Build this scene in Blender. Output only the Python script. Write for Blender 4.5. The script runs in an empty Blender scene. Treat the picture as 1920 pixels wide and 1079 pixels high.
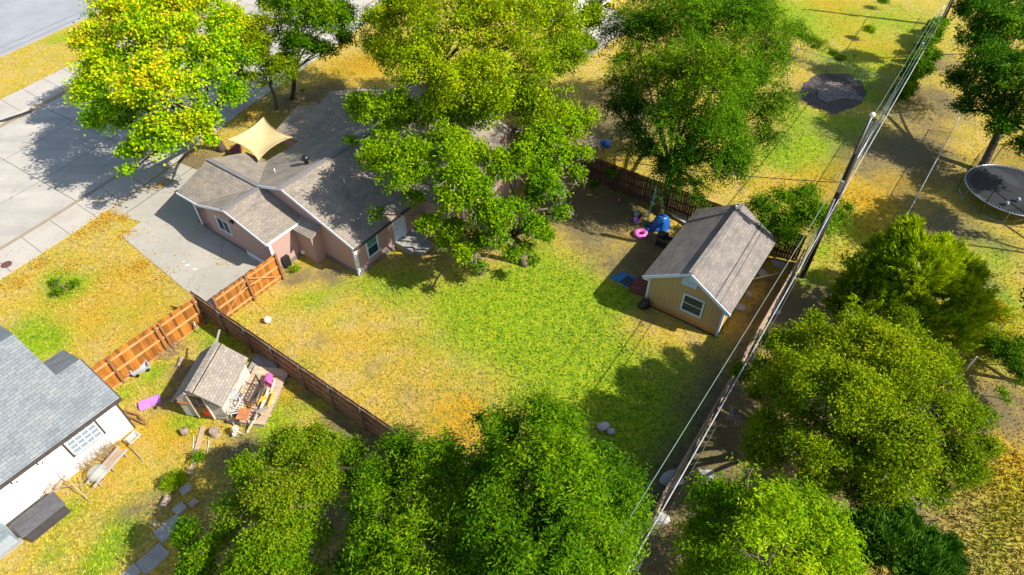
import bpy, bmesh, math, random
import numpy as np
from mathutils import Vector, Matrix
R = math.radians
random.seed(7); rng = np.random.default_rng(7)
C = bpy.context.scene.collection
S = bpy.context.scene

# ------------------------------------------------------------------ camera, sky, sun
CF, TH, RO, H = 1195.0, R(45.43), R(-0.433), 24.6
cam_d = bpy.data.cameras.new('Camera'); cam = bpy.data.objects.new('Camera', cam_d); C.objects.link(cam)
cam_d.sensor_width = 36; cam_d.lens = 36*CF/1920; cam_d.clip_end = 2000; cam_d.clip_start = .1
cam.matrix_world = Matrix.Translation((0,0,H)) @ (Matrix.Rotation(R(90)-TH,4,'X') @ Matrix.Rotation(RO,4,'Z'))
S.camera = cam
A = R(54.3)                                   # direction of the lot's long side
SU, SV = -.33, -1.12                          # shadow offset per metre of height, in lot directions
sx = SU*math.cos(A)+SV*math.sin(A); sy = SU*math.sin(A)-SV*math.cos(A)
w = bpy.data.worlds.new('World'); S.world = w; w.use_nodes = True
nt = w.node_tree; bg = nt.nodes['Background']
sky = nt.nodes.new('ShaderNodeTexSky'); sky.sky_type = 'NISHITA'; sky.sun_disc = False
elev = math.atan(1/math.hypot(sx,sy))
sky.sun_elevation = elev; sky.sun_rotation = math.atan2(-sx,-sy)
nt.links.new(sky.outputs[0], bg.inputs[0]); bg.inputs[1].default_value = .12
sl = bpy.data.lights.new('Sun','SUN'); sl.energy = 5.0; sl.angle = R(.5); sl.color = (1,.95,.87)
so = bpy.data.objects.new('Sun', sl); C.objects.link(so)
so.rotation_euler = Vector((sx,sy,-1)).to_track_quat('-Z','Y').to_euler(); so.location = (30,-10,40)
S.view_settings.view_transform = 'Standard'; S.view_settings.look = 'None'
S.view_settings.exposure = .68; S.view_settings.gamma = 1

# ------------------------------------------------------------------ coordinates
cT, sT = math.cos(TH), math.sin(TH)
def at(x, y, z=0.):                            # photo pixel (1920 wide) -> place at height z
    X, Y = x-960, y-540; cr, sr = math.cos(-RO), math.sin(-RO)
    a, b = X*cr-Y*sr, X*sr+Y*cr
    d = (a, CF*cT-b*sT, -(CF*sT+b*cT)); t = (z-H)/d[2]
    return Vector((d[0]*t, d[1]*t, z))
def mpp(p): return (p[1]*cT-(p[2]-H)*sT)/CF    # metres per photo pixel at a place
def W(u, v, z=0.): return Vector((u*math.cos(A)+v*math.sin(A), u*math.sin(A)-v*math.cos(A), z))
def toUV(p): return (p[0]*math.cos(A)+p[1]*math.sin(A), p[0]*math.sin(A)-p[1]*math.cos(A))
def uv(x, y, z=0.): return toUV(at(x,y,z))

# ------------------------------------------------------------------ materials
def newmat(name):
    m = bpy.data.materials.new(name); m.use_nodes = True
    t = m.node_tree; return m, t, t.nodes, t.links, t.nodes['Principled BSDF']
def ramp(N, stops):
    r = N.new('ShaderNodeValToRGB'); e = r.color_ramp.elements
    while len(e) < len(stops): e.new(.5)
    for i,(p,c) in enumerate(stops): e[i].position = p; e[i].color = (*c,1)
    return r
def coords(N, L, uvm=False):
    if uvm: return N.new('ShaderNodeUVMap').outputs[0]
    return N.new('ShaderNodeNewGeometry').outputs['Position']
def noise(N, L, co, sc, det=4, rough=.6):
    n = N.new('ShaderNodeTexNoise'); n.inputs['Scale'].default_value = sc; n.inputs['Detail'].default_value = det
    n.inputs['Roughness'].default_value = rough; L.new(co, n.inputs['Vector']); return n.outputs[0]
def attr(N, name): a = N.new('ShaderNodeAttribute'); a.attribute_name = name; return a
def mix(N, L, fac, a, b, mode='MIX'):
    m = N.new('ShaderNodeMix'); m.data_type = 'RGBA'; m.blend_type = mode
    for s, x in ((m.inputs[0],fac),(m.inputs[6],a),(m.inputs[7],b)):
        if isinstance(x,(int,float)): s.default_value = x
        elif isinstance(x, tuple): s.default_value = (*x,1)
        else: L.new(x, s)
    return m.outputs[2]
def mth(N, L, op, a, b=0., clamp=False):
    m = N.new('ShaderNodeMath'); m.operation = op; m.use_clamp = clamp
    for s, x in zip(m.inputs,(a,b)):
        if isinstance(x,(int,float)): s.default_value = x
        else: L.new(x, s)
    return m.outputs[0]
def bump(N, L, h, bs, st=.3, d=.02):
    b = N.new('ShaderNodeBump'); b.inputs['Strength'].default_value = st; b.inputs['Distance'].default_value = d
    L.new(h, b.inputs['Height']); L.new(b.outputs[0], bs.inputs['Normal'])
def plain(name, c1, c2=None, sc=3., rough=.7, var=.25, bmp=.2, metal=0., fine=25.):
    m,t,N,L,B = newmat(name); c2 = c2 or tuple(x*.75 for x in c1)
    co = coords(N,L); n1 = noise(N,L,co,sc,5); n2 = noise(N,L,co,fine,3)
    r = ramp(N,[(.35,(0,0,0)),(.65,(1,1,1))]); L.new(n1,r.inputs[0])
    col = mix(N,L,r.outputs[0],c1,c2)
    f = mth(N,L,'MULTIPLY_ADD',attr(N,'rnd').outputs['Fac'],var); f.node.inputs[2].default_value = 1-var/2
    f2 = mth(N,L,'MULTIPLY_ADD',n2,.4); f2.node.inputs[2].default_value = .8
    g = mth(N,L,'MULTIPLY',f,f2)
    cc = N.new('ShaderNodeCombineColor')
    for i in range(3): L.new(g,cc.inputs[i])
    L.new(mix(N,L,1.,col,cc.outputs[0],'MULTIPLY'), B.inputs['Base Color'])
    B.inputs['Roughness'].default_value = rough; B.inputs['Metallic'].default_value = metal
    if bmp: bump(N,L,n2,B,bmp)
    return m
def shingle(name, ca, cb, mortar, patch=None, bw=.33, rh=.15):
    m,t,N,L,B = newmat(name); co = coords(N,L,True)
    b = N.new('ShaderNodeTexBrick'); L.new(co,b.inputs['Vector'])
    b.inputs['Color1'].default_value = (*ca,1); b.inputs['Color2'].default_value = (*cb,1); b.inputs['Mortar'].default_value = (*mortar,1)
    b.inputs['Scale'].default_value = 1; b.inputs['Brick Width'].default_value = bw; b.inputs['Row Height'].default_value = rh
    b.inputs['Mortar Size'].default_value = .012; b.inputs['Mortar Smooth'].default_value = .6; b.inputs['Bias'].default_value = 0
    b.offset = .37
    n = noise(N,L,co,1.1,6,.65); r = ramp(N,[(.35,(.78,.78,.80)),(.5,(1,1,1)),(.68,(1.18,1.12,1.02))]); L.new(n,r.inputs[0])
    col = mix(N,L,1.,b.outputs[0],r.outputs[0],'MULTIPLY')
    n2 = noise(N,L,co,60,2); r2 = ramp(N,[(.3,(.8,.8,.8)),(.7,(1.15,1.15,1.15))]); L.new(n2,r2.inputs[0])
    L.new(mix(N,L,1.,col,r2.outputs[0],'MULTIPLY'),B.inputs['Base Color']); B.inputs['Roughness'].default_value = .9
    bump(N,L,b.outputs[1],B,-.6,.02); return m
def siding(name, c, c2, pitch=.2, vertical=True, rough=.7, depth=.4, stain=None, line=.45):
    m,t,N,L,B = newmat(name); co = coords(N,L,True)
    sp = N.new('ShaderNodeSeparateXYZ'); L.new(co,sp.inputs[0])
    f = mth(N,L,'FRACT',mth(N,L,'DIVIDE',sp.outputs[0 if vertical else 1],pitch))
    g = mth(N,L,'LESS_THAN',f,.07); n = noise(N,L,co,2.,5); r = ramp(N,[(.3,c),(.7,c2)]); L.new(n,r.inputs[0])
    col = r.outputs[0]
    if stain:
        z = N.new('ShaderNodeSeparateXYZ'); L.new(coords(N,L),z.inputs[0])
        zz = mth(N,L,'SUBTRACT',z.outputs[2],mth(N,L,'MULTIPLY',noise(N,L,co,4.,5),.55))
        k = ramp(N,[(.0,(1,1,1)),(.12,(0,0,0))]); L.new(zz,k.inputs[0]); col = mix(N,L,k.outputs[0],col,stain)
    L.new(mix(N,L,g,col,tuple(x*line for x in c)),B.inputs['Base Color'])
    B.inputs['Roughness'].default_value = rough; bump(N,L,mth(N,L,'SUBTRACT',1.,g),B,depth); return m
def leafmat(name, stops, trans=.25, bright=.74):
    m,t,N,L,B = newmat(name)
    a = attr(N,'rnd').outputs['Fac']; c = attr(N,'clump').outputs['Fac']
    s = mth(N,L,'ADD',mth(N,L,'MULTIPLY',a,.45),mth(N,L,'MULTIPLY',c,.55))
    r = ramp(N,[(p,tuple(x*bright for x in q)) for p,q in stops]); L.new(s,r.inputs[0])
    L.new(r.outputs[0],B.inputs['Base Color']); B.inputs['Roughness'].default_value = .6
    B.inputs['Specular IOR Level'].default_value = .04
    tr = N.new('ShaderNodeBsdfTranslucent')
    L.new(mix(N,L,1.,r.outputs[0],(1.2,1.2,.25),'MULTIPLY'),tr.inputs[0])
    mx = N.new('ShaderNodeMixShader'); mx.inputs[0].default_value = trans
    L.new(B.outputs[0],mx.inputs[1]); L.new(tr.outputs[0],mx.inputs[2]); L.new(mx.outputs[0],N['Material Output'].inputs[0])
    return m

M = {}
M['trim'] = plain('white_trim',(.72,.76,.80),(.62,.67,.72),2,.5,.05,.05)
M['blue_trim'] = plain('pale_blue_trim',(.60,.72,.82),(.52,.64,.76),2,.5,.05,.05)
M['pink'] = siding('pink_siding',(0.424,0.277,0.233),(0.396,0.257,0.213),.22,False,.75,.06,line=.86)
M['concrete_base'] = plain('foundation_concrete',(.20,.18,.155),None,3)
M['roofA'] = shingle('house_shingle',(0.324,0.271,0.208),(0.243,0.205,0.161),(0.117,0.100,0.083))
M['roofShed'] = shingle('shed_shingle',(0.248,0.213,0.179),(0.177,0.156,0.142),(0.107,0.093,0.085))
M['roofL'] = shingle('grey_blue_shingle',(0.247,0.266,0.271),(0.188,0.207,0.213),(0.092,0.101,0.111))
M['roofP'] = shingle('playhouse_shingle',(0.331,0.284,0.225),(0.243,0.207,0.169),(0.144,0.129,0.112),bw=.2,rh=.13)
M['ridge'] = plain('ridge_cap',(0.216,0.202,0.194),(0.173,0.162,0.158),8,.9)
M['tan'] = siding('tan_vertical_siding',(0.469,0.337,0.156),(0.419,0.295,0.131),.2,True,.7,.5,stain=(0.500,0.235,0.050))
M['orange_wall'] = siding('side_siding',(.50,.30,.06),(.46,.27,.05),.2,True,.7,.5)
M['white_wall'] = siding('white_siding',(.80,.80,.80),(.77,.77,.77),.18,False,.6,.12,line=.88)
M['play_wall'] = siding('grey_lap_siding',(.50,.46,.38),(.40,.36,.30),.11,False,.8,.7)
M['cream'] = plain('peeling_cream_paint',(.72,.66,.54),(.60,.45,.28),3,.8)
M['cedar'] = plain('orange_stained_cedar',(0.359,0.133,0.014),(0.265,0.086,0.009),1.6,.7,.95,.3,0,9)
M['cedar_rail'] = plain('pale_cedar_rail',(0.510,0.289,0.111),(0.425,0.230,0.076),3,.7,.3)
M['cedar_post'] = plain('brown_cedar_post',(.28,.13,.05),(.20,.09,.035),3,.7,.3)
M['brownf'] = plain('brown_fence_wood',(0.329,0.138,0.051),(0.244,0.099,0.037),1.6,.8,.5,.3,0,9)
M['brownf_rail'] = plain('grey_brown_rail',(0.360,0.240,0.140),(0.264,0.174,0.097),3,.8,.3)
M['darkf'] = plain('dark_fence_wood',(.115,.052,.03),(.075,.035,.022),1.6,.8,.6,.3,0,9)
M['greywood'] = plain('weathered_grey_wood',(.36,.32,.28),(.26,.23,.2),3,.85,.35)
M['tanwood'] = plain('weathered_tan_wood',(.46,.34,.22),(.35,.25,.16),3,.85,.35)
M['deckwood'] = plain('deck_wood',(0.555,0.414,0.279),(0.435,0.310,0.207),3,.85,.35)
M['darkwood'] = plain('dark_brown_wood',(0.072,0.056,0.048),(0.050,0.040,0.035),4,.6,.3)
M['doorwood'] = plain('door_brown',(.17,.07,.025),(.11,.05,.02),3,.5,.2)
M['metal'] = plain('galvanised_metal',(.50,.54,.56),(.40,.44,.46),6,.4,.1,.05,.6)
M['postmetal'] = plain('grey_steel_post',(.20,.22,.25),(.15,.17,.2),6,.5,.1,.05,.5)
M['black'] = plain('black_plastic',(.012,.012,.014),(.02,.02,.022),6,.35,.2,.1)
M['pole'] = plain('creosote_pole',(.035,.022,.016),(.02,.014,.011),5,.8,.2,.5)
M['cable'] = plain('cable_jacket',(.40,.40,.40),(.24,.25,.26),3,.5,.1,.02)
M['greenwire'] = plain('patina_wire',(0.227,0.325,0.273),(0.182,0.260,0.221),3,.5,.1,.02)
M['wire'] = plain('dark_wire',(.06,.055,.05),None,3,.6,.1,.02)
M['white'] = plain('white_paint',(.78,.77,.74),(.70,.66,.60),5,.5,.1,.05)
M['rustywhite'] = plain('rust_stained_enamel',(.66,.60,.52),(.42,.28,.16),7,.5,.1,.1)
M['stone'] = plain('pale_limestone',(.42,.40,.36),(.32,.30,.27),5,.9,.3,.5)
M['paver'] = plain('grey_paver',(0.374,0.357,0.315),(0.289,0.272,0.238),4,.9,.2,.3)
M['log'] = plain('grey_weathered_log',(.40,.31,.23),(.22,.15,.11),6,.9,.3,.6)
M['sail'] = plain('yellow_sail_cloth',(0.617,0.500,0.248),(0.586,0.466,0.220),1.2,.8,.1,.05)
M['sailedge'] = plain('sail_binding',(.62,.38,.18),None,3,.8)
M['bluetarp'] = plain('blue_tarp',(.02,.13,.42),(.01,.08,.30),3,.35,.1,.5,0,6)
M['bluemat'] = plain('blue_mat',(.02,.20,.45),(.02,.15,.36),3,.6,.1,.1)
M['darkmat'] = plain('dark_rubber_mat',(.035,.04,.05),(.05,.055,.065),12,.8,.1,.4)
M['redbrick'] = plain('red_stained_boards',(.26,.07,.045),(.19,.05,.035),6,.85,.35,.3)
M['pinkplastic'] = plain('pink_plastic',(.80,.18,.52),(.75,.15,.46),2,.3,.05,.03)
M['hotpink'] = plain('hot_pink_plastic',(.85,.13,.40),(.8,.11,.36),2,.3,.05,.03)
M['purple'] = plain('lilac_plastic',(.52,.25,.68),(.46,.2,.62),3,.4,.1,.05)
M['red'] = plain('red_paint',(.55,.02,.015),None,4,.5)
M['yellow'] = plain('yellow_board',(.72,.40,.03),(.66,.35,.03),3,.6,.2)
M['orangetop'] = plain('orange_brown_tabletop',(.50,.20,.07),(.36,.13,.05),4,.6,.1)
M['greyplastic'] = plain('grey_plastic',(.42,.45,.48),(.34,.37,.4),5,.6,.1)
M['ac'] = plain('grey_green_metal',(0.215,0.273,0.286),(0.182,0.240,0.260),5,.45,.2,.1,.2)
M['ladder'] = plain('blue_green_fibreglass',(0.090,0.360,0.432),(0.072,0.270,0.342),5,.5,.2)
M['bluebarrel'] = plain('blue_plastic',(.02,.16,.65),None,5,.4,.1)
M['tramp'] = plain('trampoline_mat',(0.025,0.025,0.028),(0.033,0.033,0.036),3,.7,.1,.05)
M['rust'] = plain('rusty_iron',(.16,.07,.045),(.11,.05,.035),12,.8,.2)
M['bark'] = plain('grey_brown_bark',(.19,.14,.105),(.12,.085,.065),5,.9,.3,.8)
M['barkdark'] = plain('dark_bark',(.085,.06,.045),(.055,.04,.03),5,.9,.3,.8)
M['twig'] = plain('bare_grey_twig',(.34,.28,.24),(.25,.2,.17),5,.9,.4,.2)
M['brush'] = plain('dry_brush',(.42,.30,.17),(.30,.22,.12),5,.9,.5,.2)
def glassmat(name,c,rough=.08):
    m,t,N,L,B = newmat(name); B.inputs['Base Color'].default_value = (*c,1); B.inputs['Roughness'].default_value = rough
    B.inputs['Specular IOR Level'].default_value = .15; return m
M['glass'] = glassmat('window_glass',(.03,.05,.06)); M['glassteal'] = glassmat('teal_curtained_glass',(.06,.24,.20),.25)
M['glassgreen'] = glassmat('green_window_glass',(.05,.10,.07),.15); M['glassgrey'] = glassmat('grey_window_glass',(.22,.27,.32),.15)
def clear(name,c,fac):
    m,t,N,L,B = newmat(name); B.inputs['Base Color'].default_value = (*c,1); tr = N.new('ShaderNodeBsdfTransparent'); mx = N.new('ShaderNodeMixShader')
    mx.inputs[0].default_value = fac; L.new(tr.outputs[0],mx.inputs[1]); L.new(B.outputs[0],mx.inputs[2]); L.new(mx.outputs[0],N['Material Output'].inputs[0]); return m
M['net'] = clear('black_safety_net',(.01,.01,.012),.30); M['dome'] = clear('clear_plastic_dome',(.62,.68,.66),.38)
M['link'] = plain('chain_link_wire',(.34,.38,.40),None,5,.5,.1,.02,.5)

def concrete(name, c1, c2, crack=True, streak=False):
    m,t,N,L,B = newmat(name); co = coords(N,L)
    n = noise(N,L,co,.35,6,.65); n2 = noise(N,L,co,14,5,.7)
    r = ramp(N,[(.32,c2),(.55,c1),(.75,tuple(min(x*1.1,.9) for x in c1))]); L.new(n,r.inputs[0])
    r2 = ramp(N,[(.3,(.86,.86,.86)),(.7,(1.08,1.08,1.08))]); L.new(n2,r2.inputs[0])
    col = mix(N,L,1.,r.outputs[0],r2.outputs[0],'MULTIPLY')
    if streak:                                                     # tyre-darkened lanes along the street
        mp = N.new('ShaderNodeMapping'); mp.inputs['Rotation'].default_value = (0,0,-A-R(-8)); mp.inputs['Scale'].default_value = (.05,.6,1)
        L.new(co,mp.inputs[0]); n3 = noise(N,L,mp.outputs[0],1.3,3); r3 = ramp(N,[(.35,(.86,.86,.87)),(.6,(1.04,1.04,1.03))]); L.new(n3,r3.inputs[0])
        col = mix(N,L,1.,col,r3.outputs[0],'MULTIPLY')
    if crack:
        v = N.new('ShaderNodeTexVoronoi'); v.feature = 'DISTANCE_TO_EDGE'; v.inputs['Scale'].default_value = .22
        nn = noise(N,L,co,1.5,4); av = N.new('ShaderNodeVectorMath'); av.operation = 'ADD'; L.new(co,av.inputs[0])
        cb = N.new('ShaderNodeCombineXYZ'); L.new(nn,cb.inputs[0]); L.new(nn,cb.inputs[1]); L.new(cb.outputs[0],av.inputs[1]); L.new(av.outputs[0],v.inputs['Vector'])
        k = mth(N,L,'LESS_THAN',v.outputs['Distance'],.0022); col = mix(N,L,mth(N,L,'MULTIPLY',k,.45),col,(.14,.12,.1))
    L.new(col,B.inputs['Base Color']); B.inputs['Roughness'].default_value = .9; bump(N,L,n2,B,.12); return m
M['street'] = concrete('street_concrete',(0.447,0.410,0.350),(0.380,0.353,0.304),True,True)
M['walk'] = concrete('sidewalk_concrete',(0.454,0.413,0.350),(0.381,0.344,0.290),False)
M['drive'] = concrete('driveway_concrete',(0.394,0.361,0.295),(0.336,0.312,0.254))
M['asphalt'] = concrete('pale_old_asphalt',(0.315,0.323,0.340),(0.272,0.281,0.297))
M['joint'] = plain('joint',(0.091,0.077,0.063),None,5)
M['gutter'] = plain('stained_gutter',(0.336,0.264,0.176),(0.272,0.216,0.144),2)

# ground / grass colour: straw, green, orange, dirt by the zone weights stored on the surface
def groundmat(name, blade=False):
    m,t,N,L,B = newmat(name); co = coords(N,L)
    nb = noise(N,L,co,.55,5,.6); nm = noise(N,L,co,2.6,5,.65); nf = noise(N,L,co,13,4,.7); nx = noise(N,L,co,42,2,.7)
    straw = ramp(N,[(.28,(0.183,0.173,0.022)),(.40,(0.385,0.285,0.033)),(.50,(0.513,0.346,0.044)),(.60,(0.605,0.406,0.082)),(.74,(0.679,0.518,0.186))])
    def con(x,k):
        o=mth(N,L,'MULTIPLY_ADD',x,k); o.node.inputs[2].default_value=.5-.5*k; return o
    nt_ = noise(N,L,co,7.5,5,.75)
    L.new(con(mth(N,L,'ADD',mth(N,L,'MULTIPLY',nm,.3),mth(N,L,'MULTIPLY',nt_,.7)),1.55),straw.inputs[0])
    green = ramp(N,[(.28,(0.049,0.141,0.012)),(.42,(0.146,0.261,0.009)),(.54,(0.264,0.352,0.009)),(.66,(0.410,0.422,0.020)),(.8,(0.537,0.462,0.055))])
    L.new(con(mth(N,L,'ADD',mth(N,L,'MULTIPLY',nm,.4),mth(N,L,'MULTIPLY',nt_,.6)),1.8),green.inputs[0])
    dirt_shade = ramp(N,[(.3,(0.096,0.068,0.040)),(.5,(0.168,0.120,0.072)),(.75,(0.272,0.200,0.120))]); L.new(nf,dirt_shade.inputs[0])
    org = ramp(N,[(.3,(0.299,0.172,0.013)),(.5,(0.506,0.293,0.018)),(.8,(0.633,0.404,0.041))]); L.new(nf,org.inputs[0])
    def wgt(a, thr, k):                                            # zone weight broken up by noise, so edges are ragged
        s = mth(N,L,'ADD',attr(N,a).outputs['Fac'],mth(N,L,'MULTIPLY',mth(N,L,'SUBTRACT',mth(N,L,'ADD',mth(N,L,'ADD',mth(N,L,'MULTIPLY',nm,.5),mth(N,L,'MULTIPLY',nf,.35)),mth(N,L,'MULTIPLY',nb,.35)),.6),2.8))
        r = ramp(N,[(max(thr-k,0),(0,0,0)),(min(thr+k,1),(1,1,1))]); L.new(s,r.inputs[0]); return r.outputs[0]
    pt_ = ramp(N,[(.46,(0,0,0)),(.60,(1,1,1))]); L.new(noise(N,L,co,.8,5,.7),pt_.inputs[0])
    st_ = mix(N,L,mth(N,L,'MULTIPLY',pt_.outputs[0],.6),straw.outputs[0],(.50,.35,.14))
    col = mix(N,L,wgt('orange',.55,.42),st_,org.outputs[0])
    col = mix(N,L,wgt('green',.5,.42),col,green.outputs[0])
    col = mix(N,L,mth(N,L,'MULTIPLY',wgt('dirt_shade',.5,.38),.92),col,dirt_shade.outputs[0])
    # small tufts of blue-green weed in dry grass
    tf = ramp(N,[(.50,(0,0,0)),(.60,(1,1,1))]); L.new(noise(N,L,co,4.2,5,.7),tf.inputs[0])
    col = mix(N,L,mth(N,L,'MULTIPLY',tf.outputs[0],mth(N,L,'MULTIPLY',mth(N,L,'SUBTRACT',attr(N,'weed').outputs['Fac'],mth(N,L,'MULTIPLY',attr(N,'green').outputs['Fac'],.35),True),.8)),col,(.13,.20,.045))
    if blade:
        f = mth(N,L,'MULTIPLY_ADD',attr(N,'rnd').outputs['Fac'],.5); f.node.inputs[2].default_value = .80
        cc = N.new('ShaderNodeCombineColor'); [L.new(f,cc.inputs[i]) for i in range(3)]
        col = mix(N,L,1.,col,cc.outputs[0],'MULTIPLY')
    L.new(col,B.inputs['Base Color']); B.inputs['Roughness'].default_value = 1.; B.inputs['Specular IOR Level'].default_value = .1
    if not blade: bump(N,L,mth(N,L,'ADD',nf,mth(N,L,'MULTIPLY',nx,.6)),B,.8,.05)
    return m
M['ground'] = groundmat('lawn_ground'); M['blades'] = groundmat('grass_blades',True)

# ------------------------------------------------------------------ mesh builder
class MB:
    def __init__(s, lot=None): s.v=[]; s.f=[]; s.r=[]; s.lot=lot
    def add(s, vs, fs, r=None):
        b=len(s.v); r=random.random() if r is None else r
        s.v += [tuple(p) for p in vs]; s.f += [tuple(b+i for i in f) for f in fs]; s.r += [r]*len(fs); return s
    def box(s,x0,x1,y0,y1,z0,z1,r=None):
        return s.add([(x0,y0,z0),(x1,y0,z0),(x1,y1,z0),(x0,y1,z0),(x0,y0,z1),(x1,y0,z1),(x1,y1,z1),(x0,y1,z1)],
            [(3,2,1,0),(4,5,6,7),(0,1,5,4),(1,2,6,5),(2,3,7,6),(3,0,4,7)],r)
    def bar(s,p,q,wd,ht,up=(0,0,1),r=None):                        # rectangular bar from p to q
        p,q=Vector(p),Vector(q); d=(q-p).normalized(); u=Vector(up)
        if abs(d.dot(u))>.98: u=Vector((1,0,0))
        a=d.cross(u).normalized()*wd/2; b=a.cross(d).normalized()*ht/2
        return s.add([p-a-b,p+a-b,p+a+b,p-a+b,q-a-b,q+a-b,q+a+b,q-a+b],[(0,1,2,3),(7,6,5,4),(0,4,5,1),(1,5,6,2),(2,6,7,3),(3,7,4,0)],r)
    def tube(s,pts,rad,n=8,r=None,cap=True):
        pts=[Vector(p) for p in pts]; rad=rad if hasattr(rad,'__len__') else [rad]*len(pts); vs=[];prev=None
        for i,p in enumerate(pts):
            d=(pts[min(i+1,len(pts)-1)]-pts[max(i-1,0)]).normalized()
            a=d.orthogonal().normalized() if prev is None else (prev-d*prev.dot(d)).normalized(); prev=a; b=d.cross(a)
            vs += [p+(a*math.cos(2*math.pi*k/n)+b*math.sin(2*math.pi*k/n))*rad[i] for k in range(n)]
        fs=[(i*n+k,i*n+(k+1)%n,(i+1)*n+(k+1)%n,(i+1)*n+k) for i in range(len(pts)-1) for k in range(n)]
        if cap: fs += [tuple(range(n))[::-1],tuple(range((len(pts)-1)*n,len(pts)*n))]
        return s.add(vs,fs,r)
    def lathe(s,c,prof,n=20,r=None):                               # prof: (radius, z)
        c=Vector(c); vs=[c+Vector((q*math.cos(2*math.pi*k/n),q*math.sin(2*math.pi*k/n),z)) for q,z in prof for k in range(n)]
        fs=[(i*n+k,i*n+(k+1)%n,(i+1)*n+(k+1)%n,(i+1)*n+k) for i in range(len(prof)-1) for k in range(n)]
        return s.add(vs,fs,r)
    def slab(s,pts,t,r=None):                                      # polygon given a thickness straight down
        n=len(pts); return s.add(list(pts)+[(p[0],p[1],p[2]-t) for p in pts],[tuple(range(n)),tuple(range(2*n-1,n-1,-1))]+[(i,n+i,n+(i+1)%n,(i+1)%n) for i in range(n)],r)
    def blob(s,c,r3,n=10,seed=0,amp=.2,flat=None,r=None):
        rr=random.Random(seed); ph=[rr.uniform(0,6.3) for _ in range(6)]; vs=[]; m=n//2+1
        for i in range(m+1):
            th=math.pi*i/m
            for k in range(n):
                fi=2*math.pi*k/n; d=(math.sin(th)*math.cos(fi),math.sin(th)*math.sin(fi),math.cos(th))
                q=1+amp*(math.sin(3*d[0]+ph[0])*math.sin(2*d[1]+ph[1])+.6*math.sin(5*d[1]+ph[2]+2*d[2])*math.sin(4*d[0]+ph[3]))
                z=c[2]+d[2]*r3[2]*q
                if flat is not None: z=max(z,flat)
                vs.append((c[0]+d[0]*r3[0]*q,c[1]+d[1]*r3[1]*q,z))
        return s.add(vs,[(i*n+k,i*n+(k+1)%n,(i+1)*n+(k+1)%n,(i+1)*n+k) for i in range(m) for k in range(n)],r)
    def build(s,name,mat,parent=None,smooth=False,bevel=0):
        v=np.array(s.v,float)
        if s.lot: v=np.stack([v[:,0]-s.lot[0],-(v[:,1]-s.lot[1]),v[:,2]],1)
        loc=None
        if parent is None: loc=Vector(((v[:,0].min()+v[:,0].max())/2,(v[:,1].min()+v[:,1].max())/2,v[:,2].min())); v=v-np.array(loc)
        me=bpy.data.meshes.new(name); me.from_pydata([tuple(p) for p in v],[],s.f); me.update()
        a=me.attributes.new('rnd','FLOAT','FACE'); a.data.foreach_set('value',s.r)
        bm=bmesh.new(); bm.from_mesh(me); bmesh.ops.recalc_face_normals(bm,faces=bm.faces)
        ul=bm.loops.layers.uv.new('UVMap')
        for f in bm.faces:
            n=f.normal; t=Vector((1,0,0)) if abs(n.z)>.97 else Vector((-n.y,n.x,0)).normalized(); b=n.cross(t)
            for l in f.loops: l[ul].uv=(l.vert.co.dot(t),l.vert.co.dot(b))
            f.smooth=smooth
        bm.to_mesh(me); bm.free()
        me.materials.append(mat); o=bpy.data.objects.new(name,me); C.objects.link(o)
        if parent is not None: o.parent=parent
        else: o.location=loc
        if bevel:
            b=o.modifiers.new('Bevel','BEVEL'); b.width=bevel; b.segments=2; b.limit_method='ANGLE'
        return o
def tag(o,label=None,cat=None,group=None,kind=None):
    for k,x in (('label',label),('category',cat),('group',group),('kind',kind)):
        if x: o[k]=x
    return o
def thing(name,label,cat,loc,rz=0,group=None):
    o=bpy.data.objects.new(name,None); C.objects.link(o); o.empty_display_size=.2
    o.location=loc; o.rotation_euler=(0,0,rz); return tag(o,label,cat,group)
def lotthing(name,label,cat,u,v,group=None): return thing(name,label,cat,W(u,v,0),A,group)
def copytree(o,parent=None):
    c=o.copy(); C.objects.link(c); c.parent=parent
    for ch in [x for x in C.objects if x.parent==o]: copytree(ch,c)
    return c
def wsheet(name,pts,z,mat,label=None,kind='structure',th=.05):     # pavement slab from lot coordinates
    mb=MB(); P=[W(u,v,z) for u,v in pts]; mb.slab(P,th); o=mb.build(name,mat); o['kind']=kind; return o

# ------------------------------------------------------------------ ground
def lerp(tab,u): return float(np.interp(u,[a for a,b in tab],[b for a,b in tab]))
E1=[(-40,-33.5),(-10,-36.0),(3.9,-37.6),(10.6,-38.4),(16.3,-39.6),(24.8,-41.7),(32,-43.2),(38.9,-44.6),(60,-48),(120,-58)]
K1=[(u,v-2.3) for u,v in E1]
K2=[(-40,-50.5),(-10,-52.5),(11.9,-54.7),(17.65,-55.7),(60,-64),(120,-76)]
E2=[(u,v-3.1) for u,v in K2]; AS=[(u,v-10) for u,v in K2]
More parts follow.
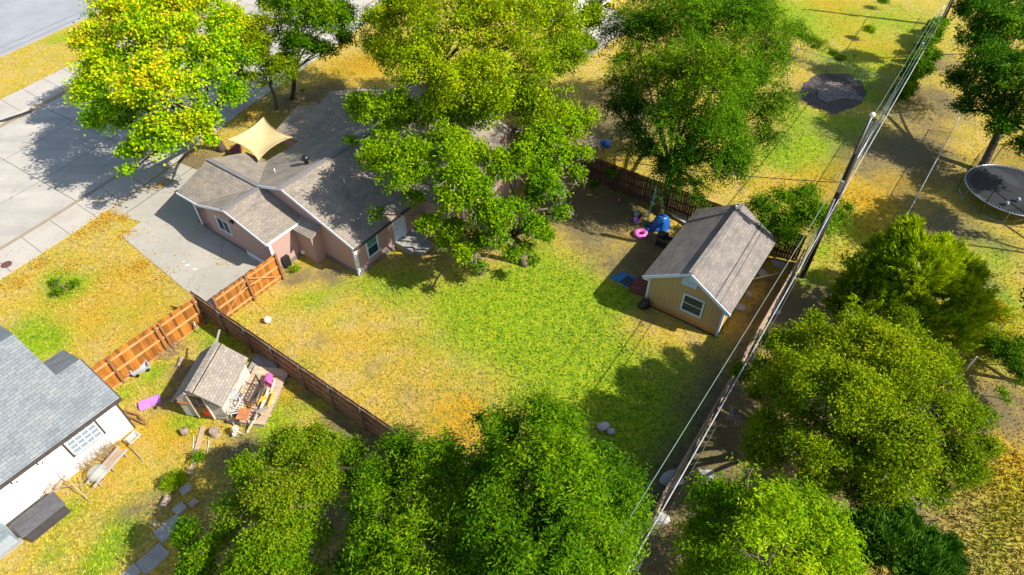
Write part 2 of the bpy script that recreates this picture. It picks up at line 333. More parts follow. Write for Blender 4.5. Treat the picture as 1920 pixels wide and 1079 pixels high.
# zone weights: (pixel x, pixel y, radius m, weight)
Z={'green':[(850,650,1.8,.25),(1000,740,2,.4),(740,590,1.2,.2),(1600,560,1.5,.4),(1700,500,1.5,.5),(1560,430,1.5,.5),(1870,360,2,.4),(1600,240,2.2,.7),(1640,190,2,.6),(1560,110,2,.7),(1690,60,3,.3),(1590,30,2,.4),(1740,20,3,.2),(1450,300,2,.5),(1510,245,2,.6),(1850,560,1.5,.6),(640,600,.6,.4),(760,560,1,.5),(690,520,1,.6),(760,520,1.2,.6),(590,560,.8,.5),(900,600,2.4,.8),(1000,600,2.8,1),(1090,650,2.6,.95),(830,560,1.6,.6),(1050,540,2.2,.95),(1120,710,2.2,.85),(960,520,1.6,.8),(1230,790,2.4,1),(1200,860,2.4,1),(1160,560,1.3,1),
 (700,545,1.0,.55),(640,540,.8,.5),(1020,480,1.4,.6),(1290,700,1.5,.5),(130,540,1.1,1),(100,520,.8,.6),(60,620,1.6,.8),(110,640,1.0,.6),(60,660,1.2,.8),(230,590,.8,.4),
 (370,610,.8,1),(400,640,.9,.8),(440,650,.8,.6),(290,700,.7,.9),(300,740,.6,.7),(230,740,.6,.7),(520,790,1.0,.9),(500,830,.8,.8),(230,1000,1.0,.9),(180,1060,.8,.8),(325,905,.6,.9),(330,790,.6,.7),(360,800,.4,.8),
 (130,960,.7,.6),(100,1040,.7,.6),(380,780,.5,.6),(1470,20,3.5,.9),(1530,60,2,.7),(1440,40,3,.8),(1520,270,2.2,.75),(1480,290,2,.5),(1560,270,2,.6),(1650,40,4,.4),(1720,60,4,.35),(1640,120,3,.6),(1600,150,2,.8),
 (1500,210,2,.6),(1470,380,1.4,.6),(1540,470,.9,.7),(1520,520,.9,.8),(1600,450,1,.4),(1830,600,2,.6),(1880,560,1.5,.5),(1880,660,2,.6),(1730,420,1.5,.4),(1820,440,1.8,.5),(1880,480,1.5,.5),(1850,480,1.5,.4),
 (30,190,1.2,.5),(110,75,1.5,.6),(100,180,1.0,.4),(1530,540,1,.6),(1610,500,1.2,.5),(1350,640,1.2,.35),(560,560,1.0,.35),(450,600,.8,.35),(960,650,1.2,.5),(1700,470,1.5,.5),(560,690,.7,.5),(590,760,.7,.5),(1900,930,2,.35),(1880,1050,2,.3)],
 'orange':[(1480,100,2,.5),(1680,180,1.5,.6),(1600,20,2,.5),(1480,240,1.5,.4),(1620,380,1.3,.6),(160,600,1.5,.5),(110,570,1.2,.5),(290,590,1.2,.4),(1720,330,1.4,.7),(1780,380,1.3,.6),(1560,600,1,.5),(1900,780,1.5,.6),(1850,820,1.2,.6),(1740,420,1.2,.5),(1660,450,1.3,.6),(1500,300,1.5,.5),(1760,180,1.2,.4),(640,640,1.2,.3),(800,760,1.2,.4),(700,720,1.,.3),(1600,430,1.2,.8),(1660,350,1.5,.8),(1620,520,1.0,.6),(1740,190,1.5,.4),(1690,400,1.2,.6),(1450,350,1.5,.6),(1800,900,2,.4),(1500,560,.1,.0),(1560,325,1.6,1.1),(1500,320,1.2,.8),(1600,360,1.2,.7),(1545,15,2.2,1.15),(1570,55,2.0,1.0),(1640,95,2.4,1.),(1700,100,1.6,.7),(860,795,1.1,1.2),(880,760,.8,.8),(260,560,2,.55),(230,520,1.5,.4),(690,125,2.6,1.1),(640,130,1.5,.8),
 (620,170,1.5,.5),(340,820,1.0,.8),(180,900,1.2,.55),(220,850,.8,.7),(130,850,.7,.9),(300,800,.8,.5),(1550,370,1.5,.5),(540,750,.5,1.1),(1440,440,1,.5),(60,560,1.2,.3),(30,180,1,.3),(1690,340,1.6,.7),(1660,390,1.4,.8),(470,215,1,.6),
 (1620,420,1.2,.7),(780,690,1.5,.35),(700,640,1.5,.3),(900,820,1.5,.5),(330,1000,.5,.3),(1850,620,1.5,.7),(1900,600,1.5,.6),(1870,700,1.2,.4),(1860,850,1.5,.6),(1900,900,1.5,.6),(1150,310,1.5,.7),(1100,290,1.5,.6),(1380,300,1.4,.5)],
 'dirt_shade':[(1650,300,2.6,.6),(1700,370,1.6,.45),(1680,210,1.8,.6),(1790,420,2,.7),(1820,540,1.5,.6),(1540,240,1.6,.4),(1440,250,1.6,.6),(1620,330,1,.4),(1560,560,1,.7),(620,510,.8,.6),(540,530,.6,.6),(700,690,.7,.45),(760,740,.8,.4),(600,640,.6,.4),(1330,740,1.5,.5),(1290,800,1.5,.4),(1340,690,1,.4),(1080,400,2.2,1.),(1150,395,2.2,1.1),(1030,360,2,.9),(950,440,1.3,.8),(880,460,1.2,.8),(800,480,1.0,.7),(1190,490,1.6,.9),(1230,450,1.2,.9),(1100,450,1.3,.6),(1165,235,3,1.1),(1170,180,2.5,.9),(1430,590,1.1,.9),(1400,640,1.0,.8),
 (1450,540,1,.9),(1330,860,1.3,.8),(1300,920,1.6,1.1),(1270,980,1.6,1.1),(1280,1050,1.8,1.2),(1360,800,1.2,.7),(620,165,1.6,.7),(540,190,2,.9),(590,200,2,.8),(1740,180,2,.9),(1760,120,2,.9),(1700,270,2.4,.75),(1740,290,2.2,.8),(1760,330,2,.5),  # right of the pole the brown weights partly paint tree shade, not only soil
 (1790,200,2,.7),(1600,290,2,.4),(1760,440,2,.6),(1700,450,1.3,.5),(1790,520,1.3,.7),(340,700,.6,.9),(330,740,.6,.8),(300,760,.7,.5),(370,700,.5,.7),(430,860,.8,.8),(460,830,.7,.7),(290,950,.8,.6),(240,960,.5,.5),(640,820,1.0,.9),(700,840,.9,.9),
 (580,740,.5,.8),(530,700,.5,.8),(620,780,.5,.8),(370,300,1.6,1.1),(350,310,1,1),(1500,600,1.5,.9),(1540,570,1.3,.9),(1870,740,1.5,.7),(1880,780,1.5,.8),(1210,600,.8,.6),(1300,640,.6,.5),(1410,700,1.4,.6),(1380,760,1.3,.6),
 (600,1000,2,.8),(800,980,3,.9),(1050,950,3,.8),(450,1000,2,.7),(1600,800,4,.9),(1500,1000,3,.9),(1700,950,2,.6),(1520,170,2,.5),(1150,500,1,.6),(620,520,.9,.6),(560,520,.8,.7),(1750,230,2,.6),(1900,470,1.4,.4)]}
def zone(xy,name):
    o=np.zeros(len(xy))
    for px,py,r,wt in Z[name]:
        p=at(px,py); o=np.maximum(o,0)+wt*np.exp(-(((xy[:,0]-p.x)**2+(xy[:,1]-p.y)**2)/(r*r)))*(1-.5*np.clip(o,0,1))
    return np.clip(o,0,1.2)
wob=lambda x,y:.5+.25*np.sin(.9*x+1.7*np.sin(.45*y))+.25*np.sin(1.1*y+1.3*np.sin(.6*x+1))
def zones(xy):
    u=xy[:,0]*math.cos(A)+xy[:,1]*math.sin(A)
    x,y=xy[:,0],xy[:,1]; d={}
    d['green']=np.clip(zone(xy,'green')+.18*wob(x,y)*(1),0,1.2); d['orange']=np.clip(zone(xy,'orange')+.12*wob(y+9,x),0,1.2)
    d['dirt_shade']=zone(xy,'dirt_shade'); d['weed']=np.clip(.35+.6*wob(x*.7+5,y*.7),0,1)
    return d
def setattrs(me,d,dom='POINT'):
    for k,a in d.items(): me.attributes.new(k,'FLOAT',dom).data.foreach_set('value',np.ascontiguousarray(a,dtype=np.float32))
us=np.concatenate([[-400,-150,-60,-40,-25],np.arange(-14,62,.4),[64,68,74,84,100,130,200,420]]); vs=np.concatenate([[-420,-200,-110],np.arange(-84,24,.4),[26,30,36,46,70,120,300]])
UU,VV=np.meshgrid(us,vs,indexing='ij'); uu,vv=UU.ravel(),VV.ravel()
gx=uu*math.cos(A)+vv*math.sin(A); gy=uu*math.sin(A)-vv*math.cos(A)
k1=np.interp(uu,[a for a,b in K1],[b for a,b in K1]); k2=np.interp(uu,[a for a,b in K2],[b for a,b in K2])
gz=np.where((vv<k1+.8)&(vv>k2-.8),-.30,.02*(wob(gx*1.3,gy*1.3)-.5))
n1,n2=len(us),len(vs); I=np.arange(n1*n2).reshape(n1,n2)
F=np.stack([I[:-1,:-1],I[1:,:-1],I[1:,1:],I[:-1,1:]],-1).reshape(-1,4)
def npmesh(name,co,faces,mat,smooth=False):
    me=bpy.data.meshes.new(name); k=faces.shape[1]
    me.vertices.add(len(co)); me.vertices.foreach_set('co',np.ascontiguousarray(co,dtype=np.float32).ravel())
    me.loops.add(faces.size); me.loops.foreach_set('vertex_index',np.ascontiguousarray(faces,dtype=np.int32).ravel())
    me.polygons.add(len(faces)); me.polygons.foreach_set('loop_start',np.arange(0,faces.size,k,dtype=np.int32))
    try: me.polygons.foreach_set('loop_total',np.full(len(faces),k,dtype=np.int32))
    except Exception: pass
    me.update(); me.validate()
    me.materials.append(mat); 
    if smooth: me.polygons.foreach_set('use_smooth',np.ones(len(faces),dtype=bool))
    return me
me=npmesh('ground',np.stack([gx,gy,gz],1),F,M['ground'],True); setattrs(me,zones(np.stack([gx,gy],1)))
g=bpy.data.objects.new('ground',me); C.objects.link(g); g['kind']='structure'

def strip(name,t1,t2,z,mat,u0=-40,u1=110,th=.3,step=4):
    mb=MB(); u=u0
    while u<u1:
        q=min(u+step,u1); mb.slab([W(u,lerp(t1,u),z),W(q,lerp(t1,q),z),W(q,lerp(t2,q),z),W(u,lerp(t2,u),z)],th,.5); u=q
    o=mb.build(name,mat); o['kind']='structure'; return o
strip('street',K1,K2,-.14,M['street'],th=.1)
off=lambda t,d:[(u,v+d) for u,v in t]
strip('kerb',off(K1,.18),K1,.035,M['walk'],th=.25)
strip('kerb',K2,off(K2,-.18),.035,M['walk'],th=.25)
strip('gutter',K1,off(K1,-.55),-.128,M['gutter'],th=.02)
strip('gutter',off(K2,.5),K2,-.128,M['gutter'],th=.02)
strip('sidewalk',E1,off(K1,.18),.03,M['walk'],th=.2)
strip('sidewalk',off(K2,-.18),E2,.03,M['walk'],th=.2)
strip('parking_lot',AS,off(AS,-60),.03,M['asphalt'],th=.2)
# joints as one thin dark sheet each
mb=MB()
def jline(u0,v0,u1,v1,z,wd=.035): 
    p,q=W(u0,v0,z),W(u1,v1,z); d=(q-p).normalized(); n=Vector((-d.y,d.x,0))*wd/2; mb.add([p-n,q-n,q+n,p+n],[(0,1,2,3)],.5)
for u in np.arange(-6,60,5.4): jline(u,lerp(K1,u)-.5,u-.6,lerp(K2,u-.6)+.5,-.135,.04)
for fr in (.33,.66):
    for u in np.arange(-30,90,5.): jline(u,lerp(K1,u)*(1-fr)+lerp(K2,u)*fr,u+5,lerp(K1,u+5)*(1-fr)+lerp(K2,u+5)*fr,-.135,.03)
for u in np.arange(-6.2,60,1.8): jline(u,lerp(E1,u),u,lerp(K1,u),.04,.025); jline(u,lerp(K2,u),u,lerp(E2,u),.04,.025)
for d in (10.6,11.6): 
    for u in np.arange(-30,60,5.): jline(u,lerp(K2,u)-d,u+5,lerp(K2,u+5)-d,.036,.05)
o=mb.build('pavement_joint',M['joint']); o['kind']='structure'
# driveway and paved strip beside the house
D=[(-1,0)]
wsheet('driveway',[(9.35,-28.6),(9.3,-25.3),(9.6,-24.9),(13.1,-25.2),(13.3,-33),(16.4,-33.4),(16.6,-37.0),(16.4,-39.4),(10.7,-38.3),(11.3,-35.7),(9.85,-35.5)],.035,M['drive'],th=.12)
mb=MB()
jline(11.1,-37.2,17,-38.1,.045,.05); jline(12.4,-38.3,12.6,-33,.042,.03) if 0 else None; jline(14.6,-39,14.8,-37.8,.045,.03)
o=mb.build('pavement_joint',M['joint']); o['kind']='structure'
wsheet('driveway',[(46,-28.5),(46,-24.5),(54,-24.5),(56,-29)],.03,M['walk'])
wsheet('driveway',[(31.5,-44),(31.5,-36),(45,-36),(45,-46)],.02,M['walk']) if 0 else None
rs=random.Random(4)
M['stain']=clear('oil_stain',(.12,.11,.10),.28); M['splash']=clear('white_splash',(.85,.85,.85),.6)
for x,y,a,b,mt in ((352,499,.13,.09,'splash'),(366,506,.15,.06,'splash'),(345,492,.07,.06,'splash')):
    c=at(x,y); zz_=.041 if x>228 else -.132; c.z=zz_; N_=22; ph=rs.uniform(0,6)
    pts=[c+Vector((a*math.cos(t)*(1+.3*math.sin(3*t+ph)+.15*math.sin(7*t)),b*math.sin(t)*(1+.3*math.cos(4*t+ph)),0)) for t in np.linspace(0,2*math.pi,N_,endpoint=False)]
    o=MB().add(pts,[tuple(range(N_))],.5).build('pavement_stain',M[mt]); o['kind']='structure'
# kerb inlet of the storm drain
mb=MB(); 
p=uv(18,222,.03); mb.box(-1.6,1.6,-.12,.1,-.01,.012,.1)
o=mb.build('drain_inlet',M['black']); o.location=at(18,223,.03)+Vector((0,0,.02)); o.rotation_euler=(0,0,A-R(10)); tag(o,'dark slot of a storm drain in the far kerb','drain')
# mulch circle beyond the pole
def disc(name,c,pts,z,mat,label,cat,kind=None,h=.06):
    mb=MB(); n=len(pts); vs=[c+Vector((0,0,h))]+[p+Vector((0,0,h*.6))+(c-p)*.25 for p in pts]+[p for p in pts]
    fs=[(0,1+i,1+(i+1)%n) for i in range(n)]+[(1+i,1+n+i,1+n+(i+1)%n,1+(i+1)%n) for i in range(n)]
    mb.add(vs,fs,.5); o=mb.build(name,mat); tag(o,label,cat,kind=kind); return o
M['mulch']=plain('dark_mulch',(0.100,0.077,0.064),(0.053,0.043,0.042),2.2,1,.1,1.,0,9)
mp=[(1500,172),(1508,156),(1530,142),(1560,137),(1590,141),(1612,150),(1622,165),(1624,178),(1614,194),(1594,206),(1560,214),(1538,207),(1515,196),(1503,185)]
disc('mulch_bed',at(1560,173),[at(1560+(x-1560)*(1+.04*math.sin(i*2.7+k*1.9)+.03*math.sin(k*4.3+i)),175+(y-175)*(1+.04*math.cos(i*3.1+k)+.03*math.sin(k*5.3+i*2)),.015) for i,((x0_,y0_),(x1_,y1_)) in enumerate(zip(mp,mp[1:]+mp[:1])) for k in range(4) for x,y in [(x0_+(x1_-x0_)*k/4,y0_+(y1_-y0_)*k/4)]],0,M['mulch'],'round patch of dark mulch on the lawn left of the far cable','mulch bed',h=.012)
M['mulchin']=plain('pale_wood_chips',(0.212,0.170,0.140),(0.102,0.085,0.076),3.,1,.1,1.,0,8)
cen=at(1568,174); mb=MB(); mb.blob((0,0,0),(1.9,1.4,.07),20,4,.3,-.02); o=mb.build('wood_chips',M['mulchin'],None,True); o.location=cen+Vector((0,0,.02)); tag(o,'pale wood chips heaped on the dark mulch patch','wood chips',kind='stuff')
# utility cover on the kerb strip
mb=MB(); mb.lathe((0,0,0),[(.0,.02),(.24,.02),(.24,0)],24); mb.lathe((0,0,0),[(.28,0),(.28,.03),(.25,.03),(.25,0)],24); o=mb.build('manhole_cover',M['rust']); o.location=at(13,498,.0)+Vector((0,0,.035)); tag(o,'round rusty utility cover in the sidewalk','manhole cover')

# ------------------------------------------------------------------ fences
def fence(name,label,p0,p1,h,mp,mr,mpost,side,rails,posts,pw=.14,gap=.006,kick=True,postmat=None,rdir=None,jit=.02,rail_h=.09):
    """p0,p1 in lot coords; rails and posts on the side given by sign"""
    u0,v0=p0; u1,v1=p1; root=lotthing(name,label,'fence',u0,v0)
    d=Vector((u1-u0,-(v1-v0),0)); Ln=d.length; d.normalize(); n=Vector((-d.y,d.x,0))*side
    mb=MB(); x=0
    while x<Ln-.02:
        hh=h+random.uniform(-jit,jit); t=random.uniform(-.009,.009)
        a=d*x+n*t; b=d*min(x+pw,Ln)+n*t; th=n*.018
        mb.add([a,b,b+th,a+th,a+Vector((0,0,hh)),b+Vector((0,0,hh)),b+th+Vector((0,0,hh)),a+th+Vector((0,0,hh))],[(3,2,1,0),(4,5,6,7),(0,1,5,4),(1,2,6,5),(2,3,7,6),(3,0,4,7)]); x+=pw+gap
    mb.build('pickets',mp,root)
    for z in rails:
        a=d*.0+n*.05+Vector((0,0,z)); MB().bar(a,a+d*Ln,.05,rail_h).build('rail',mr,root)
    for x in posts:
        b=d*x+n*.11
        if postmat=='metal': MB().tube([b,b+Vector((0,0,h-.02)),b+Vector((0,0,h+.03))],[.035,.035,.015],8).build('post',mpost,root,True)
        else: MB().bar(b,b+Vector((0,0,h-.05)),.1,.1,up=(1,0,0)).build('post',mpost,root)
    if kick: MB().bar(n*.03+Vector((0,0,.04)),d*Ln+n*.03+Vector((0,0,.04)),.03,.12).build('kickboard',mr,root)
    return root
# side fence, seen from its rail side (towards the bottom left)
fence('wooden_fence','brown picket fence with grey steel posts between the lawn and the playhouse',(8.78,-26.2),(8.78,-2.25),1.83,M['brownf'],M['brownf_rail'],M['postmetal'],-1,(.3,.8,1.3,1.68),[.35+1.93*i for i in range(13)],postmat='metal',kick=False,rail_h=.07)
fence('wooden_fence','orange stained cedar fence with double posts left of the fence corner',(-4.5,-25.62),(8.6,-25.62),1.83,M['cedar'],M['cedar_rail'],M['cedar_post'],-1,(.85,1.55),[1.9,4.2,6.1,8.45,10.8,11.05,12.95])
fence('wooden_fence','dark picket fence behind the tree, ladder and blue tarp',(30.55,-22),(30.55,-2.25),1.83,M['darkf'],M['darkf'],M['postmetal'],-1,(.35,.95,1.55),[1+2.4*i for i in range(9)],postmat='metal',gap=.012,kick=False)
fence('wooden_fence','long weathered fence running under the power cable beside the shed',(30.5,-2.05),(-4,-2.05),1.83,plain('weathered_boards',(.20,.145,.10),(.13,.095,.07),2,.85,.6,.3,0,9),M['tanwood'],M['postmetal'],1,(.4,1.0,1.75),[.6+2.4*i for i in range(14)],postmat='metal',kick=False)
# double gate across the driveway
root=lotthing('gate','orange cedar double gate with diagonal braces across the driveway','gate',9.0,-24.85)
mb=MB((9.0,-24.85)); u=9.05
while u<12.95: mb.box(u,min(u+.138,12.97),-24.87,-24.852,.05,1.8+random.uniform(-.02,.02)); u+=.143
mb.build('pickets',M['cedar'],root)
for z in (.3,1.0,1.6): MB((9.0,-24.85)).box(9.05,12.95,-24.85,-24.80,z-.045,z+.045).build('rail',M['cedar_rail'],root)
for a,b in (((9.3,.35),(11.0,1.55)),((12.8,.35),(11.15,1.55))):
    MB((9.0,-24.85)).bar((a[0],-24.78,a[1]),(b[0],-24.78,b[1]),.03,.09,up=(0,1,0)).build('brace',M['cedar_rail'],root)
for u in (9.1,11.03,12.98): MB((9.0,-24.85)).box(u-.06,u+.06,-24.85,-24.72,0,1.86).build('post',M['cedar_post'],root)
MB((9.0,-24.85)).box(10.75,11.3,-24.76,-24.73,.98,1.04).build('latch',M['black'],root)

def chainlink(name,label,pts,h,railmat,pitch=.14):
    p0=pts[0]; root=thing(name,label,'fence',Vector((p0[0],p0[1],0)))
    O=Vector((p0[0],p0[1],0)); mesh=MB(); rail=MB()
    for a,b in zip(pts[:-1],pts[1:]):
        a=Vector((*a[:2],0))-O; b=Vector((*b[:2],0))-O; L_=(b-a).length; d=(b-a)/L_; x=-h
        while x<L_:
            for s0,s1 in (((x,0),(x+h,h)),((x+h,0),(x,h))):
                (xa,za),(xb,zb)=s0,s1
                if xa>xb: xa,za,xb,zb=xb,zb,xa,za
                if xb<=0 or xa>=L_: continue
                if xa<0: za+=(zb-za)*(0-xa)/(xb-xa); xa=0
                if xb>L_: zb=za+(zb-za)*(L_-xa)/(xb-xa); xb=L_
                mesh.bar(a+d*xa+Vector((0,0,za)),a+d*xb+Vector((0,0,zb)),.006,.006,r=.5)
            x+=pitch
        rail.tube([a+Vector((0,0,h)),b+Vector((0,0,h))],.022,6)
        k=max(1,round(L_/3))
        for i in range(k+1): 
            p=a+d*(L_*i/k); MB().tube([p,p+Vector((0,0,h+.05))],.035,6).build('post',M['metal'],root,True)
    mesh.build('wire_mesh',M['link'],root); rail.build('top_rail',railmat,root,True); return root
chainlink('chain_link_fence','chain link fence with shiny top rail crossing the dry grass near the trampoline',[W(33.6,1.7),W(50,2.35)],1.2,M['metal'])
chainlink('chain_link_fence','low chain link fence between the mulch patch and the far lawn',[W(55,-13),W(53.2,-2.1)],1.15,M['link'])
chainlink('chain_link_fence','chain link fence continuing past the near pole under the thick cable',[W(30.7,-2.05),W(70,-2.15)],1.3,M['metal'])
o=MB().tube([at(1808,698),at(1808,698)+Vector((0,0,1.15))],.045,8).build('fence_post',M['white'],None,True); tag(o,'lone pale metal post standing beside the far right bushes','post')
o=MB().tube([at(372,626),at(363,604,.7)],.03,8).build('fence_post',M['metal'],None,True); tag(o,'short silver pipe sticking up in weeds by the fence corner','pipe')

# ------------------------------------------------------------------ the pink house
hl=(15.6,-21.55); house=lotthing('house','single storey pink sided house with grey shingle roof','house',*hl)
def HB(): return MB(hl)
def gable_prism(mb,axis,a0,a1,b0,b1,ze,zr,z0=0,rb=None):            # axis 'u': ridge along u
    m=(b0+b1)/2 if rb is None else rb
    f=(lambda a,b,z:(a,b,z)) if axis=='u' else (lambda a,b,z:(b,a,z))
    vs=[f(a,b,z) for a in (a0,a1) for b,z in ((b0,z0),(b1,z0),(b1,ze),(m,zr),(b0,ze))]
    return mb.add(vs,[(0,1,2,3,4),(9,8,7,6,5),(0,5,6,1),(1,6,7,2),(2,7,8,3),(3,8,9,4),(4,9,5,0)],.5)
RT=.14
gable_prism(HB(),'u',15.6,29.5,-31.2,-21.55,2.22,3.86,.25).build('wall',M['pink'],house)
gable_prism(HB(),'u',15.55,29.5,-31.2,-21.5,.27,.3).build('foundation',M['concrete_base'],house)
sl_=(4.0-2.26)/5.1
def roofquad(pts,name='roof',mat='roofA',parent=None,mk=HB,t=RT): return mk().slab(pts,t,.5).build(name,M[mat],parent or house)
rf=[]
rf.append(roofquad([(15.42,-21.3,2.26),(29.7,-21.3,2.26),(29.7,-26.4,4.0),(15.42,-26.4,4.0)]))
rf.append(roofquad([(15.42,-31.5,2.26),(29.7,-31.5,2.26),(29.7,-26.4,4.0),(15.42,-26.4,4.0)]))
HB().bar((15.4,-26.4,4.01),(29.7,-26.4,4.01),.3,.04).build('ridge_cap',M['ridge'],house)
# fascia / rake trim
for a,b in (((15.40,-21.3,2.2),(15.40,-26.4,3.94)),((15.40,-26.4,3.94),(15.40,-28.7,3.155))): HB().bar(a,b,.04,.15).build('fascia',M['trim'],house)
HB().bar((15.4,-21.27,2.16),(20.7,-21.27,2.16),.12,.1).build('gutter',M['darkwood'],house)
HB().box(15.55,15.72,-21.6,-21.5,0.05,2.2).build('corner_trim',M['trim'],house)
HB().box(15.52,15.57,-21.62,-21.5,0.05,2.2).build('corner_trim',M['trim'],house)
# west wing
HB().box(13.2,15.62,-32.2,-25.5,.25,2.36).build('wall',M['pink'],house)
HB().box(13.16,15.6,-32.2,-25.46,0,.26).build('foundation',M['concrete_base'],house)
gable_prism(HB(),'u',13.2,15.6,-31.1,-25.5,2.3,3.06,2.3,rb=-28.4).build('wall',M['pink'],house)
gable_prism(HB(),'v',-32.2,-31.0,13.2,17.7,2.3,3.1,.25,rb=15.45).build('wall',M['pink'],house)
roofquad([(12.95,-33.1,2.36),(12.95,-31.15,2.36),(15.45,-28.4,3.25),(15.45,-33.1,3.25)])
roofquad([(17.95,-33.1,2.36),(17.95,-28.4,2.36),(15.45,-28.4,3.25),(15.45,-33.1,3.25)])
roofquad([(12.95,-31.15,2.36),(12.95,-28.4,3.2),(15.6,-28.4,3.2),(15.5,-28.5,3.17)])
roofquad([(12.95,-25.25,2.34),(15.58,-25.25,2.34),(15.58,-28.4,3.2),(12.95,-28.4,3.2)])
HB().bar((12.95,-28.4,3.22),(15.58,-28.4,3.22),.28,.04).build('ridge_cap',M['ridge'],house)
HB().bar((15.45,-33.1,3.27),(15.45,-28.4,3.27),.28,.04).build('ridge_cap',M['ridge'],house)
for a,b in (((12.93,-25.25,2.28),(12.93,-28.4,3.14)),((12.93,-28.4,3.14),(12.93,-31.15,2.3)),((12.93,-31.15,2.3),(12.93,-33.1,2.3)),((12.95,-25.23,2.28),(15.58,-25.23,2.28))): HB().bar(a,b,.04,.13).build('fascia',M['trim'],house)
HB().box(13.17,13.27,-32.25,-32.1,.05,2.3).build('corner_trim',M['trim'],house)
HB().box(13.15,13.3,-25.52,-25.44,.05,2.3).build('corner_trim',M['trim'],house)
HB().box(13.12,13.18,-28.0,-25.9,.0,.34).build('vent_board',M['white'],house)
# closet bump
HB().slab([(14.74,-25.45,2.12),(14.74,-23.86,2.12),(15.62,-23.86,2.5),(15.62,-25.45,2.5)],.1,.5).build('lean_to_roof',M['roofA'],house)
HB().add([(14.92,-25.5,0.02),(14.92,-24.15,0.02),(15.6,-24.15,0.02),(15.6,-25.5,0.02),(14.92,-25.5,2.07),(14.92,-24.15,2.07),(15.6,-24.15,2.36),(15.6,-25.5,2.36)],[(3,2,1,0),(4,5,6,7),(0,1,5,4),(1,2,6,5),(2,3,7,6),(3,0,4,7)],.5).build('closet',M['pink'],house)
# street-side gables
gable_prism(HB(),'v',-32.3,-27,20.9,28.5,2.22,3.45,0,rb=24.7).build('wall',M['pink'],house)
roofquad([(20.7,-32.5,2.24),(20.7,-27.5,2.24),(24.7,-27.5,3.65),(24.7,-32.5,3.65)]); roofquad([(28.7,-32.5,2.24),(28.7,-27.5,2.24),(24.7,-27.5,3.65),(24.7,-32.5,3.65)])
gable_prism(HB(),'v',-33.5,-32,21,24.6,2.22,2.85,0,rb=22.8).build('wall',M['pink'],house)
roofquad([(20.72,-33.8,2.26),(20.72,-30.5,2.26),(22.8,-30.5,3.02),(22.8,-33.8,3.02)]); roofquad([(24.9,-33.8,2.26),(24.9,-30.5,2.26),(22.8,-30.5,3.02),(22.8,-33.8,3.02)])
# rear extension
gable_prism(HB(),'v',-26,-19.1,20.9,27.5,2.3,3.5,0,rb=24.2).build('wall',M['pink'],house)
roofquad([(20.6,-18.8,2.32),(20.6,-26.4,2.32),(24.2,-26.4,3.7),(24.2,-18.8,3.7)]); roofquad([(27.8,-18.8,2.32),(27.8,-26.4,2.32),(24.2,-26.4,3.7),(24.2,-18.8,3.7)])
# windows and doors
def lotwin(parent,lot,face,c,wd,z0,z1,out,fmat,gmats,bars=(0,1),fw=.07,name='window'):
    """face 'u': wall plane u=const facing -u ; face 'v': wall plane v=const facing +v"""
    def bx(mb,a0,a1,b0,b1,d0,d1):
        if face=='u': mb.box(out-d1,out-d0,a0,a1,b0,b1,.5)
        else: mb.box(a0,a1,out+d0,out+d1,b0,b1,.5)
    mb=MB(lot); a0,a1=c-wd/2,c+wd/2
    bx(mb,a0-fw,a1+fw,z1,z1+fw,.0,.05); bx(mb,a0-fw,a1+fw,z0-fw,z0,.0,.06); bx(mb,a0-fw,a0,z0,z1,.0,.05); bx(mb,a1,a1+fw,z0,z1,.0,.05)
    nx,nz=bars
    for i in range(nx): x=a0+wd*(i+1)/(nx+1); bx(mb,x-.018,x+.018,z0,z1,.012,.04)
    for i in range(nz): z=z0+(z1-z0)*(i+1)/(nz+1); bx(mb,a0,a1,z-.018,z+.018,.013,.038)
    f=mb.build(name,fmat,parent)
    if len(gmats)==1: m2=MB(lot); bx(m2,a0,a1,z0,z1,.002,.01); m2.build('pane',gmats[0],f)
    else:
        for k,gm in enumerate(gmats):
            m2=MB(lot)
            if nx: bx(m2,a0+wd*k/2,a0+wd*(k+1)/2,z0,z1,.002,.01)
            else: bx(m2,a0,a1,z0+(z1-z0)*k/2,z0+(z1-z0)*(k+1)/2,.002,.01)
            m2.build('pane',gm,f)
    return f
wpos=lambda x,y,z:uv(x,y,z)
lotwin(house,hl,'u',-29.55,1.05,1.0,1.85,13.2,M['trim'],[M['glass'],M['glassgreen']],(1,0))
lotwin(house,hl,'v',16.85,.72,.75,1.95,-21.55,M['blue_trim'],[M['glass'],M['glassteal']],(0,1),.09)
d=HB().box(18.62,19.5,-21.55,-21.50,.4,2.2).build('door',M['blue_trim'],house); HB().tube([(18.75,-21.47,1.2),(18.75,-21.42,1.2)],.03,8).build('handle',M['metal'],d)
HB().box(18.5,18.6,-21.57,-21.48,.05,2.2).build('door_frame',M['trim'],house)
st=HB(); st.box(18.45,20.0,-21.5,-20.35,0,.42); st.box(18.7,19.9,-20.35,-19.75,0,.2); st.build('stoop',M['paver'],house,bevel=.015)
HB().lathe((20.9,-20.0,1.2),[(0,0)],3) if 0 else None
